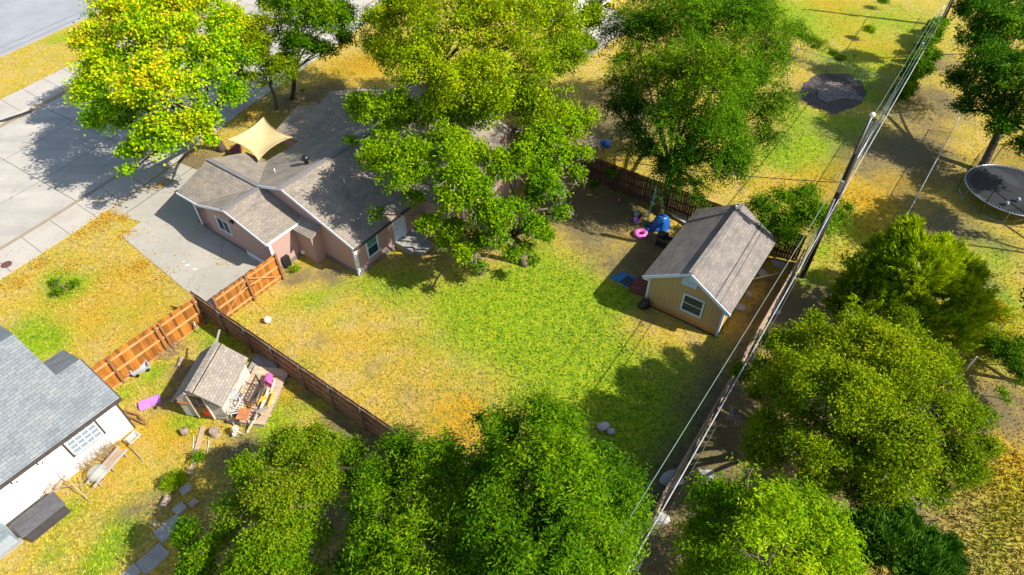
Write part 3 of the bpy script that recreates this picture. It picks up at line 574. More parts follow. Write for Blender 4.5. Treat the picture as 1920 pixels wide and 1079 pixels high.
# roof vent, floodlight, dryer vent, plumbing vent
p=uv(574,303,3.85); HB().lathe((p[0],p[1],3.55),[(.12,0),(.12,.32),(.14,.33),(.22,.42),(.24,.52),(.2,.62),(.08,.7),(0,.7)],18).build('roof_vent',M['black'],house,True)
p=uv(643,306,3.6); HB().box(p[0]-.12,p[0]+.12,p[1]-.12,p[1]+.12,3.55,3.68).build('roof_vent',M['metal'],house)
for u_,v_,z_ in ((18.3,-24.6,3.38),(23,-24,3.16),(16.9,-28.9,3.12)): HB().lathe((u_,v_,z_-.1),[(.045,0),(.045,.4),(0,.4)],10).build('vent_pipe',M['metal'],house,True)
HB().bar((16.2,-21.5,.1),(16.2,-21.5,2.15),.07,.07,up=(1,0,0)).build('downspout',M['trim'],house) if 0 else None
fl=HB(); 
for dv in (-.12,.12): fl.tube([(13.18,-28.2+dv*.3,2.45),(13.0,-28.2+dv,2.38)],[.035,.075],10)
fl.build('floodlight',M['black'],house,True)
HB().box(14.78,14.92,-25.30,-25.12,.32,.5).build('dryer_vent',M['white'],house)
HB().box(13.6,14.0,-25.5,-25.25,.05,.75).build('meter_box',M['black'],house)

# shade sail between the wing and the street gables
sq=[at(494,220,2.9),at(548,258,2.7),at(485,302,2.75),at(424,263,2.7)]
cc=sum(sq,Vector())/4; sail=thing('shade_sail','pale yellow fabric shade sail stretched beside the pink house roof','shade sail',Vector((cc.x,cc.y,2.3)))
mb=MB(); n=14; vs=[]
for i in range(n+1):
    for j in range(n+1):
        s_,t_=i/n,j/n; k=1-.22*(4*t_*(1-t_))*0
        # edges bow inwards
        a,b=s_-.5,t_-.5; a2=a*(1-.2*(1-4*b*b)); b2=b*(1-.2*(1-4*a*a)); S_,T_=a2+.5,b2+.5
        p=sq[0]*(1-S_)*(1-T_)+sq[1]*S_*(1-T_)+sq[2]*S_*T_+sq[3]*(1-S_)*T_
        p=p-Vector((cc.x,cc.y,2.3)); p.z-=.35*(1-4*a*a)*(1-4*b*b); vs.append(p)
mb.add(vs,[(i*(n+1)+j,(i+1)*(n+1)+j,(i+1)*(n+1)+j+1,i*(n+1)+j+1) for i in range(n) for j in range(n)],.5)
mb.build('fabric',M['sail'],sail,True)
ed=MB()
for idx in ([j for j in range(n+1)],[n*(n+1)+j for j in range(n+1)],[i*(n+1) for i in range(n+1)],[i*(n+1)+n for i in range(n+1)]): ed.tube([vs[k] for k in idx],.025,5)
ed.build('edge_binding',M['sailedge'],sail,True)
# orange cloth and posts below it
o=MB().slab([at(430,275,.5),at(450,268,.5),at(448,290,.5),at(432,287,.5)],.5).build('patio_step',M['redbrick']); tag(o,'red brown boards under the yellow shade sail','patio step')

# ------------------------------------------------------------------ tan shed
sl0=(22.75,-5.72); shed=lotthing('shed','tan shed with pale trim and brown shingle roof in the back yard','shed',*sl0)
SB=lambda:MB(sl0)
gable_prism(SB(),'u',22.75,28.8,-7.72,-3.74,2.1,3.33,.06,rb=-5.72).build('wall',M['tan'],shed)
SB().box(22.9,28.79,-3.738,-3.72,.06,2.1,.5).build('side_wall',M['orange_wall'],shed)
SB().box(22.7,28.8,-7.74,-3.72,0,.06).build('floor_skid',M['darkwood'],shed)
for v1 in (-8.02,-3.42): roofquad([(22.5,v1,2.08),(29.05,v1,2.08),(29.05,-5.72,3.52),(22.5,-5.72,3.52)],'roof','roofShed',shed,SB,.09)
SB().bar((22.5,-5.72,3.53),(29.05,-5.72,3.53),.25,.03).build('ridge_cap',M['roofShed'],shed)
for v1 in (-8.02,-3.42): SB().bar((22.48,v1,1.99),(22.48,-5.72,3.43),.04,.16).build('fascia',M['blue_trim'],shed)
for v0,v1 in ((-8.02,-7.72),(-3.74,-3.42)): SB().box(22.48,22.75,v0,v1,1.9,2.0).build('eave_return',M['blue_trim'],shed)
for v0 in (-7.76,-3.80): SB().box(22.70,22.79,v0,v0+.1,.06,2.02).build('corner_trim',M['blue_trim'],shed)
SB().box(22.79,22.9,-3.76,-3.70,.06,2.02).build('corner_trim',M['blue_trim'],shed)
lotwin(shed,sl0,'u',-5.3,.95,.85,1.85,22.75,M['blue_trim'],[M['glass']],(0,1),.09)
gv=SB(); gv.add([(22.71,-6.1,2.45),(22.71,-5.34,2.45),(22.71,-5.34,2.85),(22.71,-5.72,3.1),(22.71,-6.1,2.85)],[(0,1,2,3,4)],.5)
for k in range(6): gv.box(22.68,22.715,-6.03,-5.41,2.48+.065*k,2.5+.065*k)
gv.build('gable_vent',M['blue_trim'],shed)
SB().lathe((23.6,-7.0,2.7),[(0,0)],3) if 0 else None
SB().box(24.6,25.6,-7.77,-7.70,.1,1.9).build('door',M['orange_wall'],shed)
SB().lathe((28.6,-5.9,3.45),[(.05,0),(.05,.12),(0,.12)],8).build('vent_pipe',M['white'],shed)
# step deck and mats left of it
o=MB(); 
q=[at(1178,548),at(1222,562),at(1224,530),at(1195,520)]
c_=sum(q,Vector())/4
for k in range(7):
    a=q[0].lerp(q[3],k/7); b=q[0].lerp(q[3],(k+.93)/7); c2=q[1].lerp(q[2],(k+.93)/7); d2=q[1].lerp(q[2],k/7)
    o.slab([p+Vector((0,0,.12)) for p in (a,d2,c2,b)],.11)
o=o.build('step_platform',M['redbrick']); tag(o,'low red brown board platform against the shed front corner','step')
o=MB().slab([at(1143,520,.03),at(1178,540,.03),at(1200,523,.03),at(1168,511,.03)],.025,.5).build('mat',M['bluemat']); tag(o,'flat bright blue mat on the ground left of the shed','mat')
o=MB().slab([at(1162,528,.06),at(1186,542,.06),at(1200,533,.06),at(1177,517,.06)],.02,.5).build('mat',M['darkmat']); tag(o,'dark grey mat lying across the blue mat','mat')

# ------------------------------------------------------------------ white house bottom left
ll=(2.8,-22.85); lh=lotthing('house','white sided house with blue grey shingle roof at the left edge','house',*ll)
LB=lambda:MB(ll); k_=.42
zp=lambda v:2.5+k_*(-22.35-v)
LB().add([(-9,-22.85,0),(2.8,-22.85,0),(2.8,-26.1,0),(-9,-26.1,0),(-9,-22.85,2.5),(2.8,-22.85,2.5),(2.8,-26.1,2.5),(-9,-26.1,2.5),(2.8,-24.5,3.2),(-9,-24.5,3.2)],
  [(3,2,1,0),(0,1,5,4),(1,2,6,8,5),(2,3,7,6),(3,0,4,9,7),(4,5,8,9),(9,8,6,7)],.5).build('wall',M['white_wall'],lh)
LB().box(-9,1.9,-31,-26.0,0,2.6).build('wall',M['white_wall'],lh)
LR=lambda pts:LB().slab(pts,.12,.5).build('roof',M['roofL'],lh)
LR([(-9.5,-22.35,zp(-22.35)),(3.0,-22.35,zp(-22.35)),(3.0,-24.6,zp(-24.6)),(1.97,-24.6,zp(-24.6)),(1.97,-27.0,zp(-27.0)),(-9.5,-27,zp(-27))])
LR([(3.0,-24.6,zp(-24.6)),(1.0,-24.6,zp(-24.6)),(1.0,-26.85,2.5),(3.0,-26.85,2.5)])
LR([(1.97,-27,zp(-27)),(-9.5,-27,zp(-27)),(-9.5,-31.6,2.5),(1.97,-31.6,2.5)])
LB().bar((-9.5,-22.33,2.43),(3.02,-22.33,2.43),.06,.16).build('fascia',M['darkwood'],lh)
LB().bar((3.02,-22.33,2.43),(3.02,-24.6,zp(-24.6)-.07),.05,.14).build('fascia',M['darkwood'],lh)
LB().box(2.78,2.86,-22.95,-22.82,0,2.45).build('corner_trim',M['darkwood'],lh)
lotwin(lh,ll,'v',1.15,1.15,.95,2.0,-22.85,M['white'],[M['glassgrey']],(3,3),.05)
fr=LB(); fr.box(.42,.5,-22.85,-22.83,.82,2.15); fr.box(1.79,1.87,-22.85,-22.83,.82,2.15); fr.box(.5,1.79,-22.85,-22.83,.82,.89); fr.build('window_surround',M['darkwood'],lh)
cl=LB()
for u in (-.6,-1.6,-2.6,-3.6): cl.box(u,u+.05,-22.85,-22.78,1.75,1.8); cl.box(u+.15,u+.19,-22.85,-22.78,1.65,1.7)
cl.build('wall_hook',M['black'],lh)

# ------------------------------------------------------------------ dark storage box, condenser
def orient(a,b): return math.atan2((b-a).y,(b-a).x)
rz=A; 
u0,v0=uv(80,972,.45); box=thing('storage_box','dark brown wooden storage box against the white house wall','storage box',W(u0,v0,0),A)
hw,hd=.78,.33
mb=MB(); 
for k in range(9): mb.box(-hw,hw,-hd+.0,-hd+.02,.06+.075*k,.12+.075*k)
mb.box(-hw+.02,hw-.02,-hd+.02,hd,.04,.72); mb.build('body',plain('charcoal_boards',(.06,.055,.058),(.045,.04,.042),4,.7,.3),box)
mb=MB()
for k in range(8): mb.add([(-hw-.06,-hd-.08+k*.105,.74+.013*k),(hw+.06,-hd-.08+k*.105,.74+.013*k),(hw+.06,-hd+.02+k*.105,.753+.013*k),(-hw-.06,-hd+.02+k*.105,.753+.013*k),(-hw-.06,-hd-.08+k*.105,.70),(hw+.06,-hd-.08+k*.105,.70),(hw+.06,-hd+.02+k*.105,.70),(-hw-.06,-hd+.02+k*.105,.70)],[(0,1,2,3),(7,6,5,4),(0,4,5,1),(1,5,6,2),(2,6,7,3),(3,7,4,0)])
M['boxlid']=plain('charcoal_lid',(.115,.11,.112),(.085,.08,.082),4,.7,.25); mb.build('lid',M['boxlid'],box)
c_=at(14,1022,.0); ac=thing('air_conditioner','grey green air conditioner unit at the bottom left corner','air conditioner',c_+Vector((-.1,0,0)),A)
mb=MB(); mb.box(-.42,.42,-.42,.42,.08,.74); 
mb.build('body',M['ac'],ac,bevel=.05)
mb=MB()
for k in range(15):
    z=.14+.038*k; mb.box(-.4,.4,-.435,-.425,z,z+.018); mb.box(.425,.435,-.4,.4,z,z+.018); mb.box(-.4,.4,.425,.435,z,z+.018); mb.box(-.435,-.425,-.4,.4,z,z+.018)
mb.build('louvres',M['greyplastic'],ac)
mb=MB()
for q in (.08,.14,.2,.26,.32,.37): mb.tube([(q*math.cos(t),q*math.sin(t),.775+.02*math.cos(q*4)) for t in np.linspace(0,2*math.pi,25)],.006,4)
for k in range(8): mb.bar((0,0,.79),(.37*math.cos(k*.785),.37*math.sin(k*.785),.775),.012,.008)
mb.build('fan_guard',M['metal'],ac); MB().box(-.5,.5,-.5,.5,0,.08).build('pad',M['paver'],ac)

# ------------------------------------------------------------------ playhouse
ang=-28.0; PO=W(4.9,-20.48,0); prz=A-R(ang)                        # local x runs up the ridge, local y to the left
play=thing('playhouse','small grey clapboard playhouse with brown door and shingle roof','playhouse',PO,prz)
PL_,hw=2.55,.98
def pg(mb,x0,x1,h0,h1,ze,zr,z0): gable_prism(mb,'u',x0,x1,-h0,h1,ze,zr,z0,rb=0)
mb=MB(); pg(mb,.12,PL_,hw,hw,1.42,2.2,.12); mb.build('wall',M['play_wall'],play)
MB().box(.13,PL_,-hw-.03,-hw,.12,1.42,.5).build('side_wall',M['cream'],play)
for s_ in (-1,1): MB().slab([(-.02,s_*(hw+.2),1.36),(PL_+.15,s_*(hw+.2),1.36),(PL_+.15,0,2.35),(-.02,0,2.35)],.06,.5).build('roof',M['roofP'],play)
cap=MB()
for k in range(15): cap.box(-.04+.182*k,-.04+.182*k+.175,-.12,.12,2.335,2.365+.01*(k%2))
cap.build('ridge_cap',M['roofP'],play); MB().bar((-.02,-.17,2.235),(PL_+.15,-.17,2.235),.035,.02).build('ridge_gap',M['black'],play)
MB().bar((PL_+.1,.02,2.3),(PL_+.75,.1,2.48),.07,.05).build('ridge_beam',M['greywood'],play)
MB().bar((-.1,.15,2.25),(-.1,.62,1.82),.04,.12).build('gable_board',M['greywood'],play)
mb=MB(); mb.box(.08,.12,-.32,.32,.12,1.72); dr=mb.build('door',M['doorwood'],play)
mb=MB(); mb.box(.065,.08,-.24,.24,1.0,1.62); mb.build('pane',M['glass'],dr)
mb=MB(); mb.box(.055,.066,-.02,.02,1.0,1.62); mb.box(.055,.066,-.24,.24,1.22,1.25); mb.build('muntin',M['doorwood'],dr); MB().box(.04,.075,-.28,-.02,.42,.7).build('red_panel',M['red'],dr)
for s_ in (-1,1): MB().box(.06,.12,s_*.36-.035,s_*.36+.035,.12,1.75).build('door_frame',M['cream'],play)
MB().box(.07,.12,-.85,-.48,1.12,1.38).build('shutter',M['greyplastic'],play)
MB().box(.05,.1,.4,.98,1.18,1.25).build('trim_board',M['orangetop'],play)
MB().box(.05,.1,-.98,-.7,1.32,1.39).build('trim_board',M['orangetop'],play)
# deck: local y negative = to the right in the photo
mb=MB()
for k in range(14): mb.box(.0+.22*k,.0+.22*k+.21,-2.75,-hw-.03,.22,.26)
mb.build('deck',M['deckwood'],play)
mb=MB(); mb.box(.05,3.05,-2.7,-2.62,0,.22); mb.box(.02,.08,-2.7,-1,.0,.22); mb.build('deck_skirt',M['greywood'],play)
mb=MB()
for k in range(5): mb.box(2.75+.21*k,2.75+.21*k+.2,-2.3-.1*k,-.7,.14,.18)
mb.build('back_deck',M['greywood'],play)
# things on the deck
DZ=.26
def on(x,y,z=DZ): return at(x,y,z)
def bistro(loc,rz,label):
    t=thing('bistro_chair',label,'chair',loc,rz,'white wire patio chairs')
    s_=MB(); 
    for k in range(7): s_.tube([(-.2,-.2+.066*k,.43),(.2,-.2+.066*k,.43)],.006,5)
    s_.tube([(.22*math.cos(a)*1.05,.22*math.sin(a)*1.05,.43) for a in np.linspace(0,2*math.pi,17)],.012,6); s_.build('seat',M['white'],t,True)
    for a in (.8,2.35,3.9,5.5): MB().tube([(.2*math.cos(a),.2*math.sin(a),.43),(.26*math.cos(a),.26*math.sin(a),0)],.012,6).build('leg',M['white'],t,True)
    b=MB(); b.tube([(.24*math.cos(a),.24*math.sin(a),.43+.38*max(0,math.sin((a-1.2)/(math.pi*1.25)*math.pi))**.5) for a in np.linspace(1.2,1.2+math.pi*1.25,17)],.013,6)
    for a in np.linspace(1.7,4.7,9): b.tube([(.22*math.cos(a),.22*math.sin(a),.43),(.24*math.cos(a),.24*math.sin(a),.43+.36*math.sin((a-1.2)/(math.pi*1.25)*math.pi)**.5)],.005,4)
    b.build('backrest',M['white'],t,True)
    b=MB(); b.tube([(.08,-.24,.43),(.24,-.24,.6),(-.1,-.26,.64)],.011,6); b.build('armrest',M['white'],t,True)
    b=MB(); b.tube([(.08,.24,.43),(.24,.24,.6),(-.1,.26,.64)],.011,6); b.build('armrest',M['white'],t,True); t.scale=(1.4,1.4,1.2)
bistro(on(452,728),prz+2.2,'white wire patio chair at the back, against the playhouse wall')
bistro(on(448,777),prz+1.9,'white wire patio chair nearest the orange table on the deck')
t=thing('patio_chair','pale folded metal chair squeezed between the two wire patio chairs','chair',on(452,755),prz+1)
for y in (-.2,.2): MB().tube([(-.15,y,0),(.1,y,.5),(.16,y,.85)],.014,6).build('leg',M['metal'],t,True)
MB().box(-.15,.15,-.18,.18,.4,.43).build('seat',M['greyplastic'],t); MB().box(.13,.16,-.18,.18,.6,.8).build('backrest',M['greyplastic'],t)
# ornate bench leaning on its side
t=thing('bench','dark brown ornate lattice bench on the deck beside the pink bucket','bench',on(478,752),prz)
b=MB()
for z in (.14,.9): b.bar((-.55,0,z),(.75,.0,z),.05,.06)
for x in (-.55,.75): b.bar((x,0,0),(x,0,.95),.05,.05)
b.build('back_frame',M['darkwood'],t)
b=MB(); 
for i in range(7):
    for z in (.18,.42,.66): 
        x=-.5+.175*i; b.tube([(x+.09+.075*math.cos(a),0,z+.11+.1*math.sin(a)) for a in np.linspace(0,2*math.pi,9)],.012,4)
b.build('lattice',M['darkwood'],t)
b=MB()
for k in range(3): b.bar((-.55,-.1-.15*k,.42),(.75,-.1-.15*k,.42),.04,.02)
b.build('seat',M['darkwood'],t)
for x in (-.5,.7): MB().bar((x,-.45,0),(x,-.45,.62),.04,.04).build('leg',M['darkwood'],t); MB().bar((x,-.45,.62),(x,0,.66),.05,.03).build('armrest',M['darkwood'],t)
# pink bucket lying down
t=thing('bucket','hot pink plastic bucket tipped on its side at the deck edge','bucket',on(503,718),prz)
mb=MB(); mb.tube([(.2,-.0,.17),(-.2,-.1,.17)],[.12,.165],20,cap=False); mb.tube([(.205,0,.17),(.195,0,.17)],[.12,.11],20); mb.build('body',M['hotpink'],t,True)
mb=MB(); mb.tube([(-.2+.02*0+.0,-.1+.17*math.cos(a),.17+.17*math.sin(a)) for a in np.linspace(0,2*math.pi,21)],.014,6); mb.build('rim',M['hotpink'],t,True); t.scale=(1.3,1.3,1.3)
def board(name,label,a,b,wd,th,mat,za=DZ+.06,zb=DZ+.06,cat='board'):
    o=MB().bar(at(*a,za),at(*b,zb),wd,th).build(name,mat); return tag(o,label,cat)
board('board','yellow painted board lying across the deck',(448,765+3),(500,745),.2,.04,M['yellow'],.5,.52)
board('board','pale green board leaning beside the yellow one',(488,770),(504,728),.1,.04,plain('pale_green_paint',(.62,.62,.40),None,4),.42,.42)
board('board','pale pine board along the outer deck edge',(508,735),(516,712),.09,.04,M['cream'],.36,.36)
board('board','bright yellow panel standing on the grass at the deck side',(503,768),(514,741),.03,.4,M['yellow'],.25,.25)
board('board','brown plank beside the pink bucket',(478,752),(500,722),.16,.03,M['tanwood'],.6,.5)
board('board','grey weathered timber lying across the deck corner',(480,774),(503,763),.12,.08,M['greywood'],.45,.45)
board('board','long pale timber leaning off the front of the deck',(463,812),(482,778),.09,.05,M['cream'],.05,.55)
board('board','dark grey timber lying under the weathered one',(474,787),(488,777),.16,.06,M['darkwood'],.42,.42)
t=thing('side_table','small table with orange brown top at the deck front','table',on(463,790),prz)
MB().box(-.28,.3,-.26,.26,.50,.54).build('tabletop',M['orangetop'],t,bevel=.01)
for x in (-.23,.25):
    for y in (-.21,.21): MB().box(x-.02,x+.02,y-.02,y+.02,0,.5).build('leg',M['darkwood'],t)
t=thing('box','dark box tucked behind the orange topped table','box',on(451,783),prz); MB().box(-.15,.15,-.2,.2,0,.3).build('body',M['darkwood'],t,bevel=.01); MB().box(-.16,.16,-.21,.21,.3,.33).build('lid',M['black'],t)
# white step stool in front of the deck
t=thing('step_stool','white metal step stool standing on the grass before the deck','step stool',at(444,818),A-R(20))
for y in (-.16,.16): MB().tube([(-.02,y,.0),(.1,y,.5),(.12,y,.78),(.12,0,.83)],.014,6).build('frame',M['white'],t,True); MB().tube([(.3,y,0),(.12,y,.5)],.012,6).build('leg',M['white'],t,True)
MB().box(-.02,.2,-.16,.16,.48,.51).build('seat',M['cream'],t); MB().box(-.12,.06,-.15,.15,.24,.26).build('step',M['white'],t)

# ------------------------------------------------------------------ small things in the left yard
t=thing('garden_cart','grey plastic cart tub lying in grass along the orange fence','cart',at(266,697),orient(at(254,703),at(282,688)))
mb=MB(); mb.add([(-.34,-.2,.1),(.34,-.2,.1),(.34,.2,.1),(-.34,.2,.1),(-.42,-.27,.34),(.42,-.27,.34),(.42,.27,.34),(-.42,.27,.34),(-.38,-.24,.34),(.38,-.24,.34),(.38,.24,.34),(-.38,.24,.34),(-.31,-.17,.13),(.31,-.17,.13),(.31,.17,.13),(-.31,.17,.13)],
 [(3,2,1,0),(0,1,5,4),(1,2,6,5),(2,3,7,6),(3,0,4,7),(4,5,9,8),(5,6,10,9),(6,7,11,10),(7,4,8,11),(8,9,13,12),(9,10,14,13),(10,11,15,14),(11,8,12,15),(12,13,14,15)]); mb.build('tub',M['greyplastic'],t)
for x in (-.25,.25):
    for y in (-.24,.24): mb=MB(); mb.tube([(x,y-.02,.1),(x,y+.02,.1)],.09,12); mb.build('wheel',M['black'],t)
MB().tube([(-.4,-.1,.3),(-.62,-.1,.3),(-.62,.1,.3),(-.4,.1,.3)],.012,6).build('handle',M['metal'],t)
t=thing('plastic_tray','lilac plastic tray lying on bare ground near the playhouse','tray',at(282,757),orient(at(266,762),at(297,750)))
mb=MB(); 
for x in np.linspace(-.4,.4,9): mb.box(x-.05,x+.05,-.2,.2,.03+.02*abs(math.sin(x*9)),.06+.02*abs(math.sin(x*9)),.5)
mb.box(-.46,.46,-.23,-.2,0,.13); mb.box(-.46,.46,.2,.23,0,.13); mb.box(-.46,-.43,-.2,.2,0,.13); mb.box(.43,.46,-.2,.2,0,.13); mb.build('tray',M['purple'],t)
def log(a,b,r,label,flat=True,name='log'):
    p,q=at(*a,r*.75),at(*b,r*.75); d=(q-p).normalized(); s_=Vector((-d.y,d.x,0)); n=9; mb=MB(); N_=12; vs=[]
    rr=random.Random(int(a[0])); ph=[rr.uniform(0,6) for _ in range(4)]
    for i in range(n):
        f=i/(n-1); c=p.lerp(q,f)+s_*.02*math.sin(5*f+ph[0])
        for k in range(N_):
            an=2*math.pi*k/N_; q_=r*(1+.12*math.sin(3*an+ph[1]+2*f)+.07*math.sin(7*an+ph[2]))
            vs.append(c+(s_*math.cos(an)+Vector((0,0,1))*math.sin(an)*.8)*q_)
    mb.add(vs,[(i*N_+k,i*N_+(k+1)%N_,(i+1)*N_+(k+1)%N_,(i+1)*N_+k) for i in range(n-1) for k in range(N_)]+[tuple(range(N_)),tuple(range((n-1)*N_,n*N_))])
    return tag(mb.build(name,M['log'],None),label,'log')
log((333,688),(342,670),.10,'small grey log in dry brush left of the playhouse')
log((318,914),(328,895),.16,'split grey log lying in a tuft of long green grass')
log((305,950),(315,931),.15,'split grey log alone on the grass below the tufted one')
log((357,950),(368,938),.16,'pale log half under the bottom left tree')
log((340,813),(352,806),.19,'short fat log beside the long plank')
mb=MB(); mb.lathe((0,0,0),[(0,0),(.23,0),(.21,.15),(.2,.33),(.12,.335),(.115,.325),(.06,.335),(0,.33)],16); o=mb.build('tree_stump',M['log'],None); o.location=at(405,815); tag(o,'round cut tree stump standing right of the long plank','tree stump')
board('plank','long tan plank lying on the ground before the playhouse',(356,890),(381,800),.2,.05,M['tanwood'],.04,.04,'plank')
board('pvc_pipe','thin white pipe on the ground left of the plank',(362,842),(363,820),.03,.03,M['white'],.03,.05,'pipe'); board('pvc_pipe','thin white pipe on the ground right of the plank',(389,850),(392,826),.03,.03,M['white'],.03,.06,'pipe')
pv=[(337,955,.22,.20,'small square paver beside the split log'),(348,918,.22,.2,'small square paver near the tufted log'),(318,992,.5,.34,'large paver half hidden by the bottom left tree'),(287,1049,.5,.36,'large grey paver in the open shade'),(245,1077,.3,.25,'paver cut off by the bottom edge')]
for x,y,a,b,lb in pv:
    o=MB().box(-a,a,-b,b,0,.05).build('stepping_stone',M['paver'],None,bevel=.01); o.location=at(x,y,.0); o.rotation_euler=(0,0,A-R(2+(x%7))); tag(o,lb,'stepping stone','stepping stones')
# enamel sink / basin
t=thing('basin','rust stained white basin on the ground at the white house corner','basin',at(252,826),A+R(8))
mb=MB(); prof=lambda a,b,z:[(-a,-b,z),(a,-b,z),(a,b,z),(-a,b,z)]
vs=prof(.2,.15,.05)+prof(.3,.23,.24)+prof(.24,.17,.24)+prof(.17,.12,.1); mb.add(vs,[(3,2,1,0)]+[(r_*4+k,r_*4+(k+1)%4,(r_+1)*4+(k+1)%4,(r_+1)*4+k) for r_ in range(3) for k in range(4)]+[(12,13,14,15)]); mb.build('bowl',plain('stained_enamel',(.56,.52,.45),(.44,.36,.27),6,.5,.1,.05),t,bevel=.02)
mb=MB(); mb.box(-.13,.13,-.08,.1,.102,.11); mb.build('rust_stain',M['rustywhite'],t)
# brown trestle by the corner
t=thing('wooden_trestle','brown wooden sawhorse tipped over beside the white house corner','trestle',at(250,785),A)
for a,b in (((232,770),(262,780)),((262,780),(274,797)),((236,778),(272,796)),((234,768),(240,790))): 
    p,q=at(*a,.25),at(*b,.1); o=MB(); 
    Mi=(Matrix.Translation(t.location)@Matrix.Rotation(A,4,'Z')).inverted(); o.bar(Mi@p,Mi@q,.07,.05).build('beam',M['cedar_post'],t)
# slatted frame table with dome and sticks
a_,b_=at(168,910,.35),at(231,840,.35); rz_=orient(a_,b_); t=thing('slatted_frame','long low grey wooden slatted frame beside the white wall','frame',Vector(((a_.x+b_.x)/2,(a_.y+b_.y)/2,0)),rz_)
Ls=(b_-a_).length/2
for y in (-.22,.22): MB().bar((-Ls,y-.05*(y>0),.35),(Ls,y,.35),.08,.05).build('beam',M['greywood'],t)
for k in range(4): MB().bar((-.1,-.14+.09*k,.36),(Ls-.1,-.14+.09*k,.36),.05,.03).build('slat',M['tanwood'],t)
for x in (-Ls+.2,0,Ls-.2):
    for y in (-.22,.22): MB().bar((x,y,0),(x,y,.34),.05,.05).build('leg',M['greywood'],t)
o=MB().lathe((0,0,0),[(.38,0),(.37,.1),(.3,.2),(.18,.28),(0,.3)],20).build('plastic_dome',M['dome'],None,True); o.location=at(183,888,.4); tag(o,'clear plastic dome sitting on the slatted frame','dome')
for n_,(a,b,za,zb,lb) in enumerate([((98,960+0),(168,940),.0,.0,''),]): pass
def stick(a,b,za,zb,label,r=.02): 
    return tag(MB().tube([at(*a,za),at(*b,zb)],r,6).build('pole',M['tanwood'],None,True),label,'pole')
stick((112,885),(170,942),1.0,.05,'pale pole leaning on the white wall near the storage box'); stick((140,945),(198,898),.05,.1,'pale pole lying below the slatted frame')
stick((118,915),(168,907),.3,.3,'short pale rod lying by the white wall'); stick((236,825),(270,867),.35,.03,'pale pole propped on the slatted frame near the basin')
stick((152,893),(152,922),.4,.02,'thin upright stick at the lower end of the slatted frame',.015)
# junk heap by the box
t=thing('scrap_pile','small heap of boards and a white ball by the storage box','scrap pile',at(108,920),A)
mb=MB(); rr=random.Random(3)
for k in range(9): a=rr.uniform(-.6,.6); p=Vector((rr.uniform(-.3,.3),rr.uniform(-.2,.2),.05+.05*k)); d=Vector((math.cos(a),math.sin(a),rr.uniform(-.1,.1)))*rr.uniform(.2,.45); mb.bar(p-d,p+d,.08,.03)
mb.build('boards',M['tanwood'],t); MB().blob((.05,-.05,.55),(.08,.08,.08),10,1,0).build('ball',M['white'],t,True); MB().box(-.15,.2,.1,.35,.3,.55).build('crate',M['cream'],t)
t=thing('dog_bone_toy','small pale Y shaped tool lying on the shaded grass','tool',at(288,985),.6)
mb=MB(); mb.tube([(0,0,.03),(.25,-.12,.03)],.02,6); mb.tube([(0,0,.03),(-.1,.09,.04)],.02,6); mb.tube([(0,0,.03),(.02,.14,.04)],.02,6); mb.build('handle',M['metal'],t); t.name='garden_tool'

# ------------------------------------------------------------------ back yard things
def ball(name,x,y,r,mat,label,cat='ball',z=0,group=None):
    o=MB().lathe((0,0,0),[(max(r*math.sin(math.pi*i/12),1e-4),r-r*math.cos(math.pi*i/12)) for i in range(13)],20).build(name,mat,None,True); o.location=at(x,y,z); return tag(o,label,cat,group)
ball('ball',503,605,.19,M['white'],'white ball on the lawn near the cedar gate'); ball('ball',1160,378,.10,M['hotpink'],'pink ball in the shade by the dark fence')
t=thing('swim_ring','inflatable pink swim ring on the dry grass near the grill','swim ring',at(1201,442),0)
R1,r1=.29,.14
vs=[((R1+r1*math.cos(b))*math.cos(a),(R1+r1*math.cos(b))*math.sin(a)*.95,.13+.13*math.sin(b)*(1+.05*math.sin(9*a))) for a in np.linspace(0,2*math.pi,36,endpoint=False) for b in np.linspace(0,2*math.pi,14,endpoint=False)]
MB().add(vs,[(i*14+j,((i+1)%36)*14+j,((i+1)%36)*14+(j+1)%14,i*14+(j+1)%14) for i in range(36) for j in range(14)],.5).build('ring',M['pinkplastic'],t,True)
MB().tube([(.22,-.18,.25),(.23,-.19,.29)],.015,8).build('valve',M['white'],t)
# covered object under blue tarp
t=thing('tarp_cover','bulging blue tarpaulin draped over a round object by the tree','tarp',at(1238,428),0)
n=30; m=16; vs=[]
for i in range(m+1):
    f=i/m
    for k in range(n):
        a=2*math.pi*k/n; q=(.1+.62*f**.6 if f<.7 else .6+.5*(f-.7)); q*=1+.10*math.sin(5*a+2)*f+.06*math.sin(11*a)*f; z=1.15*(1-f**2.4)
        vs.append((q*math.cos(a)*1.05,q*math.sin(a)*.8,max(z+.03*math.sin(8*a+5*f),.02)))
MB().add(vs,[(i*n+k,i*n+(k+1)%n,(i+1)*n+(k+1)%n,(i+1)*n+k) for i in range(m) for k in range(n)]+[tuple(range(n))],.5).build('cover',M['bluetarp'],t,True)
mb=MB(); vs=[]; 
for i in range(9):
    for j in range(9): a,b=i/8,j/8; vs.append((-1.15+1.0*a,-.6+1.0*b+.1*math.sin(6*a),.03+.10*abs(math.sin(7*a+3*b))+.5*a*a*(1-abs(b-.6))))
mb.add(vs,[(i*9+j,(i+1)*9+j,(i+1)*9+j+1,i*9+j+1) for i in range(8) for j in range(8)],.5); mb.build('tarp_fold',M['bluetarp'],t,True); t.scale=(.72,.72,.8)
